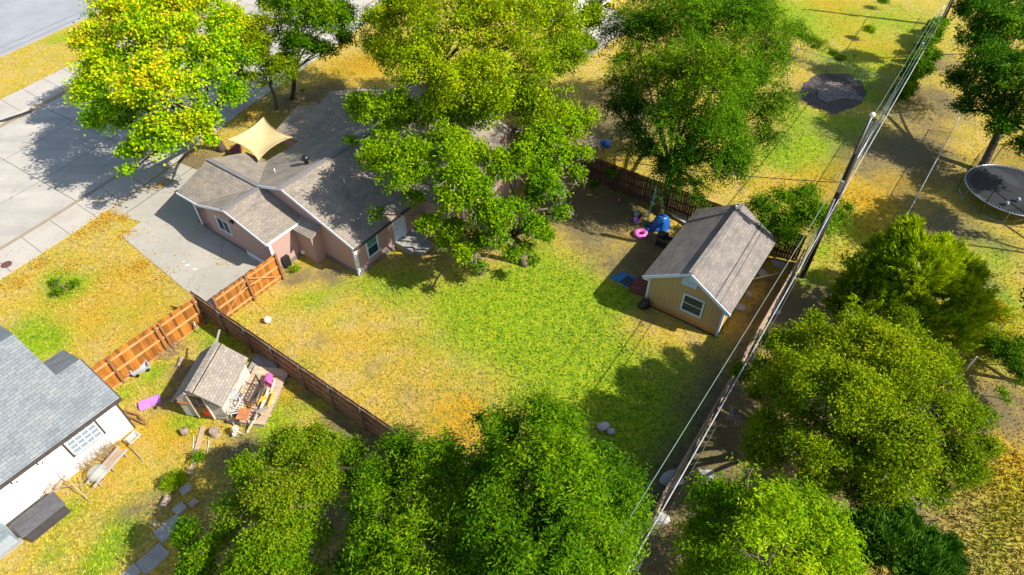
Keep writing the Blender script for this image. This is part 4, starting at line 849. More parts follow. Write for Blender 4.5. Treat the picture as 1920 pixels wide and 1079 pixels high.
# grill
t=thing('barbecue_grill','black barbecue grill with side shelf standing left of the shed','grill',at(1239,461),A+R(90))
mb=MB(); mb.tube([(-.36,0,.95),(.36,0,.95)],.26,18); mb.build('hood',M['black'],t,True)
MB().box(-.38,.38,-.26,.26,.72,.95).build('firebox',M['black'],t,bevel=.02); MB().box(-.36,.36,-.24,.24,.12,.16).build('lower_shelf',M['black'],t)
MB().box(-.95,-.4,-.22,.22,.84,.88).build('side_shelf',M['black'],t,bevel=.01)
for x in (-.33,.33):
    for y in (-.2,.2): MB().tube([(x,y,0),(x,y,.72)],.02,6).build('leg',M['black'],t)
MB().tube([(-.3,-.3,.98),(.3,-.3,.98)],.015,8).build('handle',M['metal'],t)
for x in (-.35,.35): MB().tube([(x,.24,.09),(x+.04,.24,.09)],.09,12).build('wheel',M['black'],t)
t.scale=(.76,.76,.85)
# extension ladder leaning on the tree
P0,P1=at(1213,412),at(1232,352,2.4); d=(P1-P0); t=thing('ladder','blue green ladder leaning against the tree by the dark fence','ladder',P0,0)
s_=Vector((d.y,-d.x,0)).normalized()*.22
for sg in (-1,1): MB().bar(s_*sg,d+s_*sg,.09,.035,up=(0,0,1)).build('stile',M['ladder'],t)
for k in range(1,10): MB().tube([d*(k/10)-s_,d*(k/10)+s_],.018,6).build('rung',M['metal'],t)
# bucket, small pink toy, pallets
t=thing('bucket','grey bucket in the shade left of the ladder','bucket',at(1193,405),0); MB().lathe((0,0,0),[(.13,0),(.17,.3),(.15,.3),(.12,.03),(0,.03)],16).build('body',M['greyplastic'],t,True); MB().tube([(.16*math.cos(a),.03,.3+.12*math.sin(a)) for a in np.linspace(0,math.pi,9)],.006,4).build('handle',M['metal'],t)
t=thing('bucket','black bucket beside the grey bucket','bucket',at(1199,409),0); MB().lathe((0,0,0),[(.12,0),(.15,.24),(.13,.24),(.11,.03),(0,.03)],16).build('body',M['black'],t,True); MB().tube([(.14*math.cos(a),.02,.24+.1*math.sin(a)) for a in np.linspace(0,math.pi,9)],.006,4).build('handle',M['metal'],t)
t=thing('toy_seat','small lilac pink plastic toy seat in front of the buckets','toy',at(1193,418),.5); MB().box(-.15,.15,-.13,.13,.1,.16).build('seat',M['purple'],t,bevel=.02); MB().box(-.15,.15,.1,.14,.16,.35).build('backrest',M['purple'],t,bevel=.01)
for x in (-.11,.11): MB().box(x-.03,x+.03,-.1,.1,0,.1).build('leg',M['purple'],t)
for k,(a,b,lb) in enumerate([((1262,403),(1290,420),'white gutter section lying behind the shed and tarp'),((1255,398),(1288,412),'grey board lying along the foot of the dark fence')]):
    o=MB(); p,q=at(*a,.15+.1*k),at(*b,.15+.1*k); o.bar(p,q,.22,.08); tag(o.build('gutter_section' if k==0 else 'board',M['white'] if k==0 else M['greywood'],None),lb,'gutter' if k==0 else 'board')
# black bag by the shed corner
t=thing('garbage_bag','black plastic bag slumped at the front corner of the shed','bag',at(1206,578),.3); MB().blob((0,0,.2),(.38,.24,.26),18,5,.3,0).build('bag',M['black'],t,True); MB().blob((.05,.12,.45),(.13,.1,.16),12,6,.3).build('knot',M['black'],t,True)
MB().tube([(.15,.1,.3),(.6,.35,.6),(.78,.42,.62)],.03,6).build('strap',M['black'],t)
o=MB(); o.tube([Vector((0,0,.35)),Vector((0,0,-.35))],.24,20); o=o.build('barrel',M['bluebarrel'],None,True); o.rotation_euler=(0,R(90),R(0)); o.location=at(1125,270,.26); tag(o,'blue plastic barrel lying on its side beyond the dark fence','barrel')
# stones along the long fence
st=[(1235,972,.42,.3,.2,'flat grey stone at the bottom end of the long fence'),(1258,899,.5,.4,.16,'broad grey stone under the long fence'),(1398,690,.22,.2,.22,'pale rounded stone right of the long fence'),(1452,584,.3,.26,.12,'grey stone beside the long fence near the pole'),(1449,598-8,.001,.001,.001,'')]
for x,y,a,b,h_,lb in st[:4]:
    o=MB().blob((0,0,0),(a,b,h_),16,int(x),.15,-.02).build('stone',M['stone'],None,True); o.location=at(x,y,.0); tag(o,lb,'stone',group='stones along the long fence')
for x,y,a,lb in ((1385,576,.42,'flat dark paver against the right side of the shed'),(1403,553,.3,'smaller flat stone behind the side paver'),(1428,512,.42,'pale upright slab piece at the rear side of the shed'),(1460,495,.5,'pale rubble slab by the dark fence corner')):
    o=MB().blob((0,0,0),(a,a*.75,.1),12,int(x),.12,-.01).build('paving_stone',M['stone'] if x>1410 else M['paver'],None,False); o.location=at(x,y); o.rotation_euler=(0,0,x); tag(o,lb,'paving stone')
o=MB().tube([at(1408,525,.2),at(1430,520,.25),at(1467,512,.35)],.035,8).build('drain_pipe',M['white'],None,True); tag(o,'white pipe sticking out behind the shed towards the fence','pipe')
for x,y,r_,lb in ((1145,812,.22,'white rock at the edge of the bottom tree'),(1131,803,.3,'pale rock half under the bottom tree'),(1258,607,.1,'small white rock in front of the shed'),(1455,572,.09,'little stone near the fence foot'),(1630,292,.09,'white ball in the dry grass right of the pole'),(1190,1062,.25,'grey rock at the bottom end of the cable'),(1175,1058,.2,'small grey rock at the bottom edge')):
    o=MB().blob((0,0,r_*.3),(r_,r_*.8,r_*.5),12,int(x),.15,-.01).build('rock',M['stone'],None,True); o.location=at(x,y); tag(o,lb,'rock')
o=MB().slab([at(1310,880,.02),at(1338,882,.02),at(1345,905,.02),at(1318,900,.02)],.02).build('limestone_gravel',M['stone'],None); o['kind']='stuff'; tag(o,'patch of pale gravel right of the long fence','gravel')

# ------------------------------------------------------------------ trampoline
tc=W(43.5,6.6,0); t=thing('trampoline','round black trampoline with white edge springs at the right edge','trampoline',tc,.2)
RR=2.65; ZT=.85
MB().lathe((0,0,0),[(0,ZT-.02),(RR-.32,ZT-.02)],48,.5).build('jumping_mat',M['tramp'],t)
mb=MB()
for k in range(96): a=2*math.pi*k/96; mb.bar(((RR-.27)*math.cos(a),(RR-.3)*math.sin(a),ZT),((RR-.03)*math.cos(a),(RR-.03)*math.sin(a),ZT),.03,.02,r=.5)
mb.build('springs',M['metal'],t)
MB().tube([(RR*math.cos(a),RR*math.sin(a),ZT) for a in np.linspace(0,2*math.pi,49)],.04,8,cap=False).build('rim',M['metal'],t,True)
MB().lathe((0,0,0),[(RR-.31,ZT-.03),(RR-.05,ZT-.03)],48,.5).build('pad',M['black'],t)
for k in range(6):
    a=k*math.pi/3+.3; p=Vector((RR*math.cos(a),RR*math.sin(a),0)); MB().tube([p*1.02+Vector((0,0,.0)),p*1.03+Vector((0,0,ZT)),p*1.0+Vector((0,0,ZT+1.7))],.025,6).build('net_pole',M['black'],t)
    q=Vector((RR*math.cos(a+.5),RR*math.sin(a+.5),0)); MB().tube([p+Vector((0,0,ZT)),p+Vector((0,0,.03)),q+Vector((0,0,.03)),q+Vector((0,0,ZT))],.02,6).build('leg',M['metal'],t)
MB().lathe((0,0,0),[(RR,ZT),(RR*.99,ZT+1.65)],36,.5).build('safety_net',M['net'],t)
for x,y,lb in ((1886,385,'grey ball on the trampoline nearest the front rim'),(1907,378,'grey ball on the trampoline farther right')): ball('ball',x,y,.13,M['greyplastic'],lb,z=ZT)
board('pipe','short silver pipe on the ground below the trampoline',(1816,384),(1832,397),.03,.03,M['metal'],.03,.03,'pipe')

# ------------------------------------------------------------------ utility poles and wires
def upole(u,v,h,label,r0=.17,extra=True):
    t=thing('utility_pole',label,'utility pole',W(u,v,0),A)
    MB().tube([(0,0,0),(0,0,h*.5),(0,0,h)],[r0,r0*.86,r0*.7],14).build('shaft',M['pole'],t,True)
    MB().tube([(-.16,.03,h-1.6),(-.16,.03,h+.35)],.035,8).build('conduit',M['metal'],t,True)
    MB().lathe((-.16,.03,h+.3),[(.03,0),(.1,.04),(.12,.14),(.06,.2),(0,.2)],12).build('weatherhead',M['white'],t,True)
    MB().tube([(-.2,.06,h-3.2),(-.3,.3,h-2.7),(-.3,.5,h-2.9),(-.25,.35,h-3.3)],.02,6).build('loop_conduit',M['cable'],t,True)
    MB().box(-.3,-.16,-.05,.1,h-3.7,h-3.1).build('junction_box',M['metal'],t)
    MB().tube([(-.19,.05,.6),(-.19,.05,5.4)],.05,8).build('cable_guard',M['greywood'],t,True)
    return t
upole(29.5,-1.62,9.6,'dark wooden utility pole with metal weatherhead between the shed and fence')
upole(69.0,-1.74,9.6,'distant dark utility pole at the top edge of the vine covered fence')
def span(name,label,a,b,sag,r,mat,n=24,ext=0):
    pts=[]; 
    for i in range(n+1):
        f=i/n; p=Vector(a).lerp(Vector(b),f); p.z-=sag*4*f*(1-f); pts.append(p)
    return tag(MB().tube(pts,r,6).build(name,mat,None,True),label,'cable')
za=5.4
def pt(u,v,z): return W(u,v,z)
span('cable','thick pale communication cable sagging from the near pole to the far pole',pt(29.5,-1.5,za),pt(69,-1.5,za),.35,.027,M['cable'])
span('cable','thick pale communication cable running down to the bottom edge beside the fence',pt(29.5,-1.5,za),pt(-9,-1.55,za),.45,.027,M['cable'])
span('cable','thin line just below the thick cable at the bottom',pt(29.5,-1.45,5.1),pt(-9,-1.25,4.9),.5,.016,M['wire'])
span('wire','thin greenish wire crossing the yard edge down to the bottom edge',pt(29.5,-1.8,6.9),pt(-9,-2.4,6.6),.6,.010,M['greenwire'])
span('wire','uppermost thin wire from the pole top to the far pole',pt(29.4,-1.65,9.5),pt(69,-1.75,9.5),.7,.008,M['greenwire'])
span('wire','middle thin wire between the two poles',pt(29.4,-1.65,7.2),pt(69,-1.75,7.6),.6,.008,M['greenwire'])
span('wire','lower thin wire between the two poles',pt(29.4,-1.55,6.6),pt(69,-1.65,6.8),.5,.007,M['greenwire'])
span('wire','dark service wire running left from the pole to the tree and house',pt(29.4,-1.8,6.3),W(26,-19.5,4.2),.5,.02,M['wire'])

# ------------------------------------------------------------------ neighbour beyond the trees
nl=(52,-31); nh=lotthing('house','white sided house half hidden behind the top centre trees','house',*nl)
gable_prism(MB(nl),'u',50,62,-38,-29,2.6,4.3,0).build('wall',M['white_wall'],nh)
for v1 in (-38.3,-28.7): MB(nl).slab([(49.7,v1,2.6),(62.3,v1,2.6),(62.3,-33.5,4.5),(49.7,-33.5,4.5)],.12,.5).build('roof',M['roofL'],nh)
lotwin(nh,nl,'u',-31,1.1,1,2,50,M['trim'],[M['glass']],(1,0))

# ------------------------------------------------------------------ trees
def rndunit(n): a=rng.normal(size=(n,3)); return a/np.linalg.norm(a,axis=1,keepdims=True)
def nrm(a): return a/np.maximum(np.linalg.norm(a,axis=1,keepdims=True),1e-9)
def field(p,f,seed):
    r=np.random.default_rng(seed); o=np.zeros(len(p))
    for k in range(7): d=r.normal(size=3); d/=np.linalg.norm(d); o+=np.sin(p@d*f*r.uniform(.7,1.5)+r.uniform(0,6.3))
    return o/7
def leaves(name,c,ax,nm,Ln,Wd,rnd,clump,mat,parent,origin):
    """one kite-shaped leaf per row, folded along its midrib"""
    n=len(c); side=nrm(np.cross(ax,nm)); nn=nrm(np.cross(side,ax))
    b=c-ax*(Ln[:,None]*.5); t=c+ax*(Ln[:,None]*.5)-nn*(Ln[:,None]*.10); m=c-ax*(Ln[:,None]*.06)
    l=m+side*(Wd[:,None]*.5)+nn*(Wd[:,None]*.14); r=m-side*(Wd[:,None]*.5)+nn*(Wd[:,None]*.14)
    co=np.stack([b,r,t,l],1).reshape(-1,3)-np.array(origin); F=np.arange(4*n).reshape(n,4)
    me=npmesh(name,co,F,mat); setattrs(me,{'rnd':rnd,'clump':clump},'FACE')
    o=bpy.data.objects.new(name,me); C.objects.link(o)
    if parent is not None: o.parent=parent
    else: o.location=origin
    return o
def curve(a,b,bend,n=6):
    a,b=Vector(a),Vector(b); r=Vector(bend); return [a.lerp(b,i/n)+r*math.sin(math.pi*i/n) for i in range(n+1)]
def tree(name,label,cat,base,lobes,n,leaf,mat,bark,trunk_r=.2,style='spray',group=None,shell=.4,up=.25,gap=-.28,K=22,clr=.34,droop=.25,seed=1,limbs=True,twl=None,sq=.8,rag=.5,fork=.35,twigs=0,low=-.5):
    global rng
    rng=np.random.default_rng(seed); rr=random.Random(seed)
    B=at(*base) if len(base)==2 else Vector(base); root=thing(name,label,cat,B,0,group)
    Lb=[]
    for x,y,z,rp in lobes: p=at(x,y,z); Lb.append((np.array(p),rp*mpp(p)))
    wts=np.array([r*r for _,r in Lb]); wts/=wts.sum()
    nc=max(n//K,4); idx=rng.choice(len(Lb),int(nc*2.6),p=wts)
    cen=np.array([Lb[i][0] for i in idx]); rad=np.array([Lb[i][1] for i in idx])
    d=rndunit(len(idx)); d[:,2]=np.where(d[:,2]<low,-d[:,2],d[:,2])
    q=1-(1-shell)*rng.random(len(idx))**1.6
    amp=1+rag*field(cen+d*rad[:,None],1.5,seed)+.2*field(cen+d*rad[:,None],4.,seed+1)+np.where(rng.random(len(idx))<.10,rng.uniform(.05,.28,len(idx)),0)
    pos=cen+d*(rad*q*amp)[:,None]*np.array([1,1,sq])
    out=nrm(pos-cen+np.array([0,0,.15])*rad[:,None])
    fg=field(pos,2.4,seed+3)+.6*field(pos,5.5,seed+9); keep=(fg>np.where(q>.62,gap+.34,-.45))&(pos[:,2]>.25); pos,out=pos[keep][:nc],out[keep][:nc]; nc=len(pos)
    cl=np.clip(.46+.55*field(pos,.9,seed+5)+rng.normal(0,.17,nc)+.12*(pos[:,2]-pos[:,2].mean())/max(pos[:,2].std(),.1),0,1)
    # leaves of each clump
    i=np.repeat(np.arange(nc),K); N_=len(i); k=np.tile(np.arange(K),nc)
    Lf,Wf=leaf
    if style=='spray':
        ax=nrm(out+rndunit(nc)*.7+np.array([0,0,-droop])); s_=nrm(np.cross(ax,rndunit(nc)*.35+np.array([0,0,1])))
        tw=(k/(K-1)-.35)*clr*2.9*np.repeat(rng.uniform(.7,1.35,nc),K); sgn=np.where(k%2==0,1,-1)
        c=pos[i]+ax[i]*tw[:,None]+s_[i]*(sgn*Lf*.5)[:,None]+np.array([0,0,-1])*(((k/(K-1))**2)*droop*.5)[:,None]+rng.normal(0,clr*.10,(N_,3))
        la=nrm(ax[i]*.6+s_[i]*sgn[:,None]+rng.normal(0,.3,(N_,3))+np.array([0,0,-.15]))
        nm=nrm((np.array([0,0,1.])+rng.normal(0,.5,(nc,3)))[i]+rng.normal(0,.22,(N_,3))+out[i]*.25)
    elif style=='cedar':
        ax=nrm(out*1.0+np.array([0,0,up])+rndunit(nc)*.35); c=pos[i]+ax[i]*(rng.random(N_)*clr*2)[:,None]+rng.normal(0,clr*.22,(N_,3))
        la=nrm(ax[i]+rng.normal(0,.3,(N_,3))); nm=rndunit(N_)
    else:
        c=pos[i]+rng.normal(0,clr*.5,(N_,3))*np.array([1,1,.7]); la=nrm(rndunit(N_)+np.array([0,0,-droop])+out[i]*.5); nm=nrm((np.array([0,0,1.])+rng.normal(0,.45,(nc,3)))[i]+rng.normal(0,.35,(N_,3))+out[i]*.3)
    Ln=Lf*rng.uniform(.7,1.25,N_); Wd=Wf*rng.uniform(.7,1.25,N_)
    leaves('crown',c,la,nm,Ln,Wd,rng.random(N_),np.clip(cl[i],0,1),mat,root,B)
    # trunk and limbs
    tk=MB(); ctr=sum((Vector(p)*wt for (p,_),wt in zip(Lb,wts)),Vector()); zt=max(min(r_[0][2] for r_ in Lb)*fork+.5,.4)
    top=Vector((B.x+(ctr.x-B.x)*.25,B.y+(ctr.y-B.y)*.25,zt))-B
    tk.tube(curve((0,0,-.05),top,(.08,.05,0),5),[trunk_r*1.35,trunk_r*1.08,trunk_r,trunk_r*.95,trunk_r*.9,trunk_r*.85],9)
    if limbs:
        for (p,r) in Lb:
            e=Vector(p)-B-Vector((0,0,r*.25)); bd=Vector((rr.uniform(-.4,.4),rr.uniform(-.4,.4),rr.uniform(.1,.5)))
            L0=(e-top).length; r0=trunk_r*.5; tk.tube(curve(top,e,bd,6),[r0*(1-.12*j) for j in range(7)],6)
            for _ in range(7):
                dd=Vector(rndunit(1)[0]); dd.z=abs(dd.z)*.7; m_=e+Vector((dd.x,dd.y,dd.z))*r*.85; tk.tube(curve(e,m_,(rr.uniform(-.2,.2),rr.uniform(-.2,.2),.15),4),[r0*.3*(1-.2*j) for j in range(5)],4)
    if twigs:
        tb=tk if twigs<100 else MB()
        TW=Lb
        if twl:
            TL=[(np.array(at(x,y,z)),rp*mpp(at(x,y,z))) for x,y,z,rp in twl]; TW=Lb+TL*4
            for p,r in TL:
                e=Vector(p)-B; tb.tube(curve(top,e,(rr.uniform(-.3,.3),rr.uniform(-.3,.3),.7),7),[.09-.009*j for j in range(8)],6)
                for _ in range(9):
                    dd=Vector(rndunit(1)[0]); dd.z=-abs(dd.z)*.5; m_=e+dd*r; tb.tube(curve(e+(top-e)*rr.uniform(0,.25),m_,(0,0,.25),5),[.035-.005*j for j in range(6)],5)
        for _ in range(twigs):
            (p,r)=rr.choice(TW); dd=Vector(rndunit(1)[0]); dd.z=abs(dd.z)*.6; s0=Vector(p)-B+dd*r*.45; e0=s0+dd*r*rr.uniform(.5,.85)+Vector((0,0,-.2))
            tb.tube(curve(s0,e0,(rr.uniform(-.2,.2),rr.uniform(-.2,.2),.1),4),[.022,.018,.014,.01,.006],4)
            for _ in range(3):
                m_=s0.lerp(e0,rr.uniform(.4,.9)); f_=m_+Vector((rr.uniform(-.4,.4),rr.uniform(-.4,.4),rr.uniform(-.3,.3))); tb.tube([m_,m_.lerp(f_,.5)+Vector((0,0,.05)),f_],[.01,.007,.004],3)
        if tb is not tk: tb.build('bare_twigs',M['twig'],root)['kind']='stuff'
    tk.build('trunk',bark,root,True)
    return root
LM={}
LM['maple']=leafmat('autumn_maple_leaf',[(.1,(.10,.30,.003)),(.36,(.26,.52,.003)),(.56,(.50,.72,.004)),(.72,(.80,.78,.008)),(.82,(.92,.62,.02)),(.92,(.85,.36,.04))])
LM['yellowgreen']=leafmat('yellow_green_leaf',[(.1,(0.123,0.259,0.003)),(.4,(0.266,0.410,0.003)),(.65,(0.436,0.540,0.004)),(.85,(0.664,0.648,0.006))])
LM['lime']=leafmat('lime_leaf',[(.1,(0.064,0.198,0.002)),(.4,(0.179,0.367,0.002)),(.65,(0.340,0.526,0.003)),(.92,(0.551,0.616,0.007))])
LM['green']=leafmat('bright_green_leaf',[(.1,(0.028,0.105,0.002)),(.4,(0.078,0.210,0.002)),(.65,(0.161,0.322,0.003)),(.88,(0.299,0.434,0.004))])
LM['olive']=leafmat('olive_green_leaf',[(.1,(0.064,0.143,0.001)),(.4,(0.170,0.274,0.002)),(.65,(0.308,0.416,0.003)),(.92,(0.485,0.529,0.008))])
LM['myrtle']=leafmat('bronze_tipped_leaf',[(.1,(0.043,0.144,0.002)),(.38,(0.118,0.271,0.003)),(.62,(0.224,0.361,0.003)),(.82,(0.298,0.353,0.011)),(.95,(0.266,0.181,0.029))])
LM['dark']=leafmat('dark_green_leaf',[(.1,(.015,.085,.005)),(.4,(.04,.17,.006)),(.7,(.13,.31,.008)),(.92,(.33,.45,.015))])
LM['darkgreen']=LM['dark']; LM['cedar']=leafmat('cedar_foliage',[(.1,(0.101,0.237,0.003)),(.4,(0.276,0.446,0.004)),(.7,(0.502,0.642,0.007)),(.95,(0.728,0.754,0.012))],.25)
LM['darkcedar']=leafmat('dark_cedar_foliage',[(.1,(.02,.10,.008)),(.5,(.06,.19,.010)),(.95,(.16,.30,.02))],.15)
LM['gold']=leafmat('golden_shrub_leaf',[(.1,(.22,.26,.01)),(.5,(.46,.42,.012)),(.95,(.66,.46,.02))])

tree('maple_tree','large maple turning yellow and orange over the street','tree',(417,283),[(205,140,6,70),(300,70,7.8,85),(395,110,6.8,70),(300,170,7,80),(215,215,5,60),(255,285,4,32),(300,255,5,45),(370,235,5,45),(430,50,7.2,50),(440,175,5,32),(180,85,6.5,42),(240,25,7.5,60),(350,20,8,60),(460,110,5.8,28),(165,175,5.4,32),(395,265,4.2,22),(245,320,3.4,14)],62000,(.18,.15),LM['maple'],M['barkdark'],.26,'clump',K=18,clr=.42,droop=.5,seed=11,gap=-.2,twigs=30)
tree('oak_tree','small olive green tree with slim trunks between the street and the house','tree',(518,205),[(470,110,5,50),(525,130,4.6,38),(500,60,5.6,50),(450,60,5.2,35),(550,85,5.2,30),(470,150,4.2,25)],24000,(.17,.09),LM['olive'],M['bark'],.13,'clump',K=18,clr=.34,seed=12,gap=-.4)
tree('oak_tree','darker green tree right behind the slim trunked one at the street','tree',(547,186),[(600,35,7,55),(570,80,6,38),(630,30,6.8,38),(560,10,7,45),(600,95,5.4,32),(640,75,5.6,22),(510,5,6.8,35)],28000,(.18,.09),LM['green'],M['barkdark'],.16,'clump',K=18,clr=.36,seed=13,gap=-.4)
tree('elm_tree','tall yellow green elm over the street side of the pink house','tree',W(31.5,-31,0),[(760,30,9,75),(850,50,10,85),(950,40,10.4,85),(1040,50,9.4,70),(735,100,8,50),(800,135,8.6,70),(895,150,9.4,80),(990,140,9,75),(1060,120,8.4,50),(880,-40,10,80),(1000,-40,10,80),(770,-40,9,70),(700,40,7.6,35),(930,200,8,60),(1010,205,8,55),(850,210,7.5,50),(1105,40,8,36),(1095,85,7.6,30),(1120,5,8,30),(700,90,7.6,30)],125000,(.16,.085),LM['yellowgreen'],M['barkdark'],.3,'clump',K=20,clr=.36,seed=14,gap=-.3,rag=.62)
tree('pecan_tree','lime green tree with many bare grey twigs over the pink house roof','tree',(983,497),[(740,215,6.8,62),(700,300,5.6,36),(775,300,6.6,60),(850,275,7,62),(870,365,6,55),(775,368,4.8,30),(945,310,6.6,55),(1015,270,7,60),(930,410,5,45),(1070,230,6.6,40),(1005,370,5,28),(850,430,4,32),(985,465,2.6,15),(900,455,3.4,20),(1090,290,5.6,22),(705,400,3.8,12),(690,200,6.4,36),(655,265,5.2,12),(820,210,7.4,45),(1030,320,5.6,35),(1000,490,1.6,10),(800,420,4.6,26),(960,395,5.2,32),(1050,365,5,22),(900,500,2.6,14),(1020,440,3.4,16),(860,330,7,50),(930,450,3.8,30),(1000,425,4.2,30),(870,470,3.2,26),(1050,400,4.4,24),(960,475,2.8,18),(1080,330,5,26),(835,460,3.2,14),(1020,350,5.6,40),(905,400,5.2,44)],100000,(.19,.08),LM['lime'],M['bark'],.2,'clump',K=18,clr=.34,seed=15,gap=-.05,rag=.6,twl=[(1060,300,5.0,45),(1095,270,5.4,32),(1030,350,4.4,34),(1055,400,3.4,22),(890,470,3.0,34),(840,450,3.2,26),(960,250,6.5,34)],twigs=420,droop=.6,fork=.9)
tree('elm_tree','big bright green elm beside the dark fence behind the shed','tree',(1236,402),[(1195,60,8,62),(1290,50,9,80),(1385,55,8.6,75),(1440,110,7.2,48),(1235,140,8,72),(1340,150,9,82),(1425,205,6.8,52),(1265,225,7,58),(1350,255,6.5,60),(1165,165,6.6,36),(1290,305,4.8,38),(1400,-20,9,65),(1260,-20,9,75),(1455,50,7,35),(1385,310,4.8,26),(1185,240,5.5,22),(1270,345,3.4,14),(1155,110,6.8,30),(1440,260,5.6,24),(1490,60,6,20),(1310,370,2.8,11),(1240,375,2.6,8),(1215,285,4.6,36),(1250,315,4.0,30),(1340,305,4.6,34),(1300,345,3.6,22),(1375,290,4.8,28),(1190,205,5.6,30),(1410,160,6.6,50),(1150,200,5.6,16)],190000,(.15,.06),LM['green'],M['barkdark'],.24,'spray',K=20,clr=.36,seed=16,gap=-.45,twigs=40,droop=.55,fork=.75)
tree('sapling','small bright green sapling cluster between the dark fence and pole','tree',(1490,440),[(1430,395,2.8,30),(1480,375,3.1,32),(1530,405,3,34),(1475,425,2.3,36),(1565,410,2.6,18),(1515,360,3.2,18),(1430,430,2.2,22),(1590,390,2.4,9)],20000,(.14,.06),LM['green'],M['bark'],.07,'spray',K=18,clr=.32,seed=17,gap=-.4,droop=.4)
tree('oak_tree','dark green tree with leaning trunks beside the trampoline','tree',(1838,322),[(1870,50,6.8,62),(1905,130,5.8,60),(1835,130,5.2,42),(1885,200,3.8,42),(1805,205,3.2,22),(1940,50,6.8,60),(1850,180,4.2,38),(1900,-10,7.2,60),(1840,80,5.8,42),(1970,150,5.8,70),(1985,40,6.8,70),(1960,230,3.8,50),(1880,245,3.2,30),(1930,270,3.2,34),(1800,150,3.8,28)],70000,(.19,.09),LM['dark'],M['barkdark'],.24,'clump',K=18,clr=.38,seed=18,gap=-.42,fork=.8)
tree('oak_tree','dark tree at the top edge right of the far pole','tree',W(66,4,0),[(1830,10,5,30),(1805,25,4.4,18),(1850,-10,6,36)],7000,(.2,.1),LM['dark'],M['barkdark'],.14,'clump',K=18,clr=.4,seed=28)
tree('cedar_tree','feathery yellow green cedar below the shiny fence rail','cedar',(1672,610),[(1703,432,4.8,14),(1695,462,4.2,32),(1650,470,3.2,18),(1770,480,3.2,28),(1635,520,2.9,38),(1720,520,3.5,62),(1800,520,2.4,32),(1650,575,2.2,55),(1780,570,2.3,48),(1700,590,2.2,55),(1600,560,1.8,30),(1840,560,1.6,22),(1820,600,1.6,30),(1760,620,2,40),(1850,575,1.5,24),(1570,580,1.2,20)],110000,(.22,.045),LM['cedar'],M['bark'],.13,'cedar',K=30,clr=.26,seed=19,gap=-.45,shell=.5)
tree('mesquite_tree','wide olive green tree filling the lower right of the view','tree',(1572,850),[(1470,650,4.6,34),(1560,650,5.4,50),(1650,650,5.8,55),(1475,730,5,62),(1580,740,6.5,80),(1690,730,6.2,78),(1775,770,5,55),(1445,810,4.2,42),(1550,835,5.2,72),(1670,840,5.6,82),(1780,860,4.2,52),(1710,920,3.6,42),(1590,610,5,22),(1500,620,4.6,14),(1700,650,5,36),(1760,690,4.4,34),(1820,880,3.6,20),(1640,920,4,40),(1410,740,3.6,22),(1425,690,3.8,26),(1830,800,3.8,32),(1420,850,3.6,24),(1745,690,5,40),(1600,930,3.6,34),(1540,900,4,40),(1460,860,3.8,34),(1750,920,3.2,32),(1840,780,3.2,22),(1850,840,3,20),(1380,780,3,18),(1390,700,3,16),(1440,640,3.6,16),(1530,600,4.4,16),(1600,590,4.6,14),(1690,600,4.4,20)],175000,(.115,.055),LM['olive'],M['bark'],.26,'clump',K=24,clr=.30,seed=20,gap=-.42,twigs=150)
tree('elm_tree','bright green elm at the bottom edge right of the cable','tree',(1412,1130),[(1405,890,5.2,22),(1350,950,4.6,38),(1435,960,5.6,55),(1520,985,5,48),(1325,1040,4,42),(1430,1060,5.8,75),(1545,1060,4.6,48),(1370,1110,4.6,60),(1480,1140,5.6,80),(1300,990,3.2,16),(1580,1010,4,22),(1475,920,4.8,18)],60000,(.15,.05),LM['lime'],M['bark'],.18,'spray',K=20,clr=.34,seed=21,gap=-.28,droop=.4)
tree('cedar_tree','dark green cedar at the bottom edge right of the bright elm','cedar',(1668,1110),[(1690,985,3.4,26),(1650,1030,3.4,48),(1735,1030,2.6,40),(1690,1080,3,75),(1630,980,2.6,20),(1770,1070,2,24)],52000,(.2,.04),LM['darkcedar'],M['bark'],.12,'cedar',K=30,clr=.26,seed=22,gap=-.35,shell=.5)
tree('elm_tree','large green elm at the bottom centre left of the cable','tree',(1035,1130),[(955,800,5.4,36),(1045,820,6,55),(1125,870,5.6,48),(930,880,5.6,52),(1035,910,7,80),(1145,950,5.4,52),(960,985,6.5,80),(1085,1010,6.6,80),(1160,1030,4.4,16),(1000,1090,7,95),(900,785,4.2,12),(1010,770,5.2,20),(1090,1090,5.6,60),(900,1060,5.6,60),(1180,900,4.4,16)],100000,(.14,.05),LM['green'],M['barkdark'],.26,'spray',K=20,clr=.36,seed=23,gap=-.28,droop=.4,twigs=40)
tree('elm_tree','green elm with arching sprays just right of the bronze tipped tree','tree',(790,1120),[(755,840,4,26),(800,885,4.6,45),(735,905,4,42),(840,860,4.6,34),(760,975,5,70),(685,955,3.6,34),(850,950,5,50),(720,1045,4.5,58),(830,1050,5.4,75),(645,1060,3.2,24),(770,1110,5,80)],70000,(.14,.05),LM['green'],M['barkdark'],.2,'spray',K=20,clr=.38,seed=24,gap=-.25,droop=.35,twigs=60)
tree('crape_myrtle','wide crape myrtle with bronze leaf tips at the bottom left','tree',(500,1050),[(600,825,3.3,42),(655,850,3,24),(540,845,3.7,45),(470,890,3.7,42),(600,895,4.0,52),(520,945,4.4,62),(430,965,3.7,46),(395,1035,3.4,50),(490,1035,4.4,62),(575,1020,3.5,42),(355,1000,2.8,24),(460,1090,4,60),(560,1090,3.4,40),(365,1075,3,36),(650,900,3,22)],75000,(.11,.06),LM['myrtle'],M['bark'],.12,'clump',K=22,clr=.26,seed=25,gap=-.36,twigs=60)
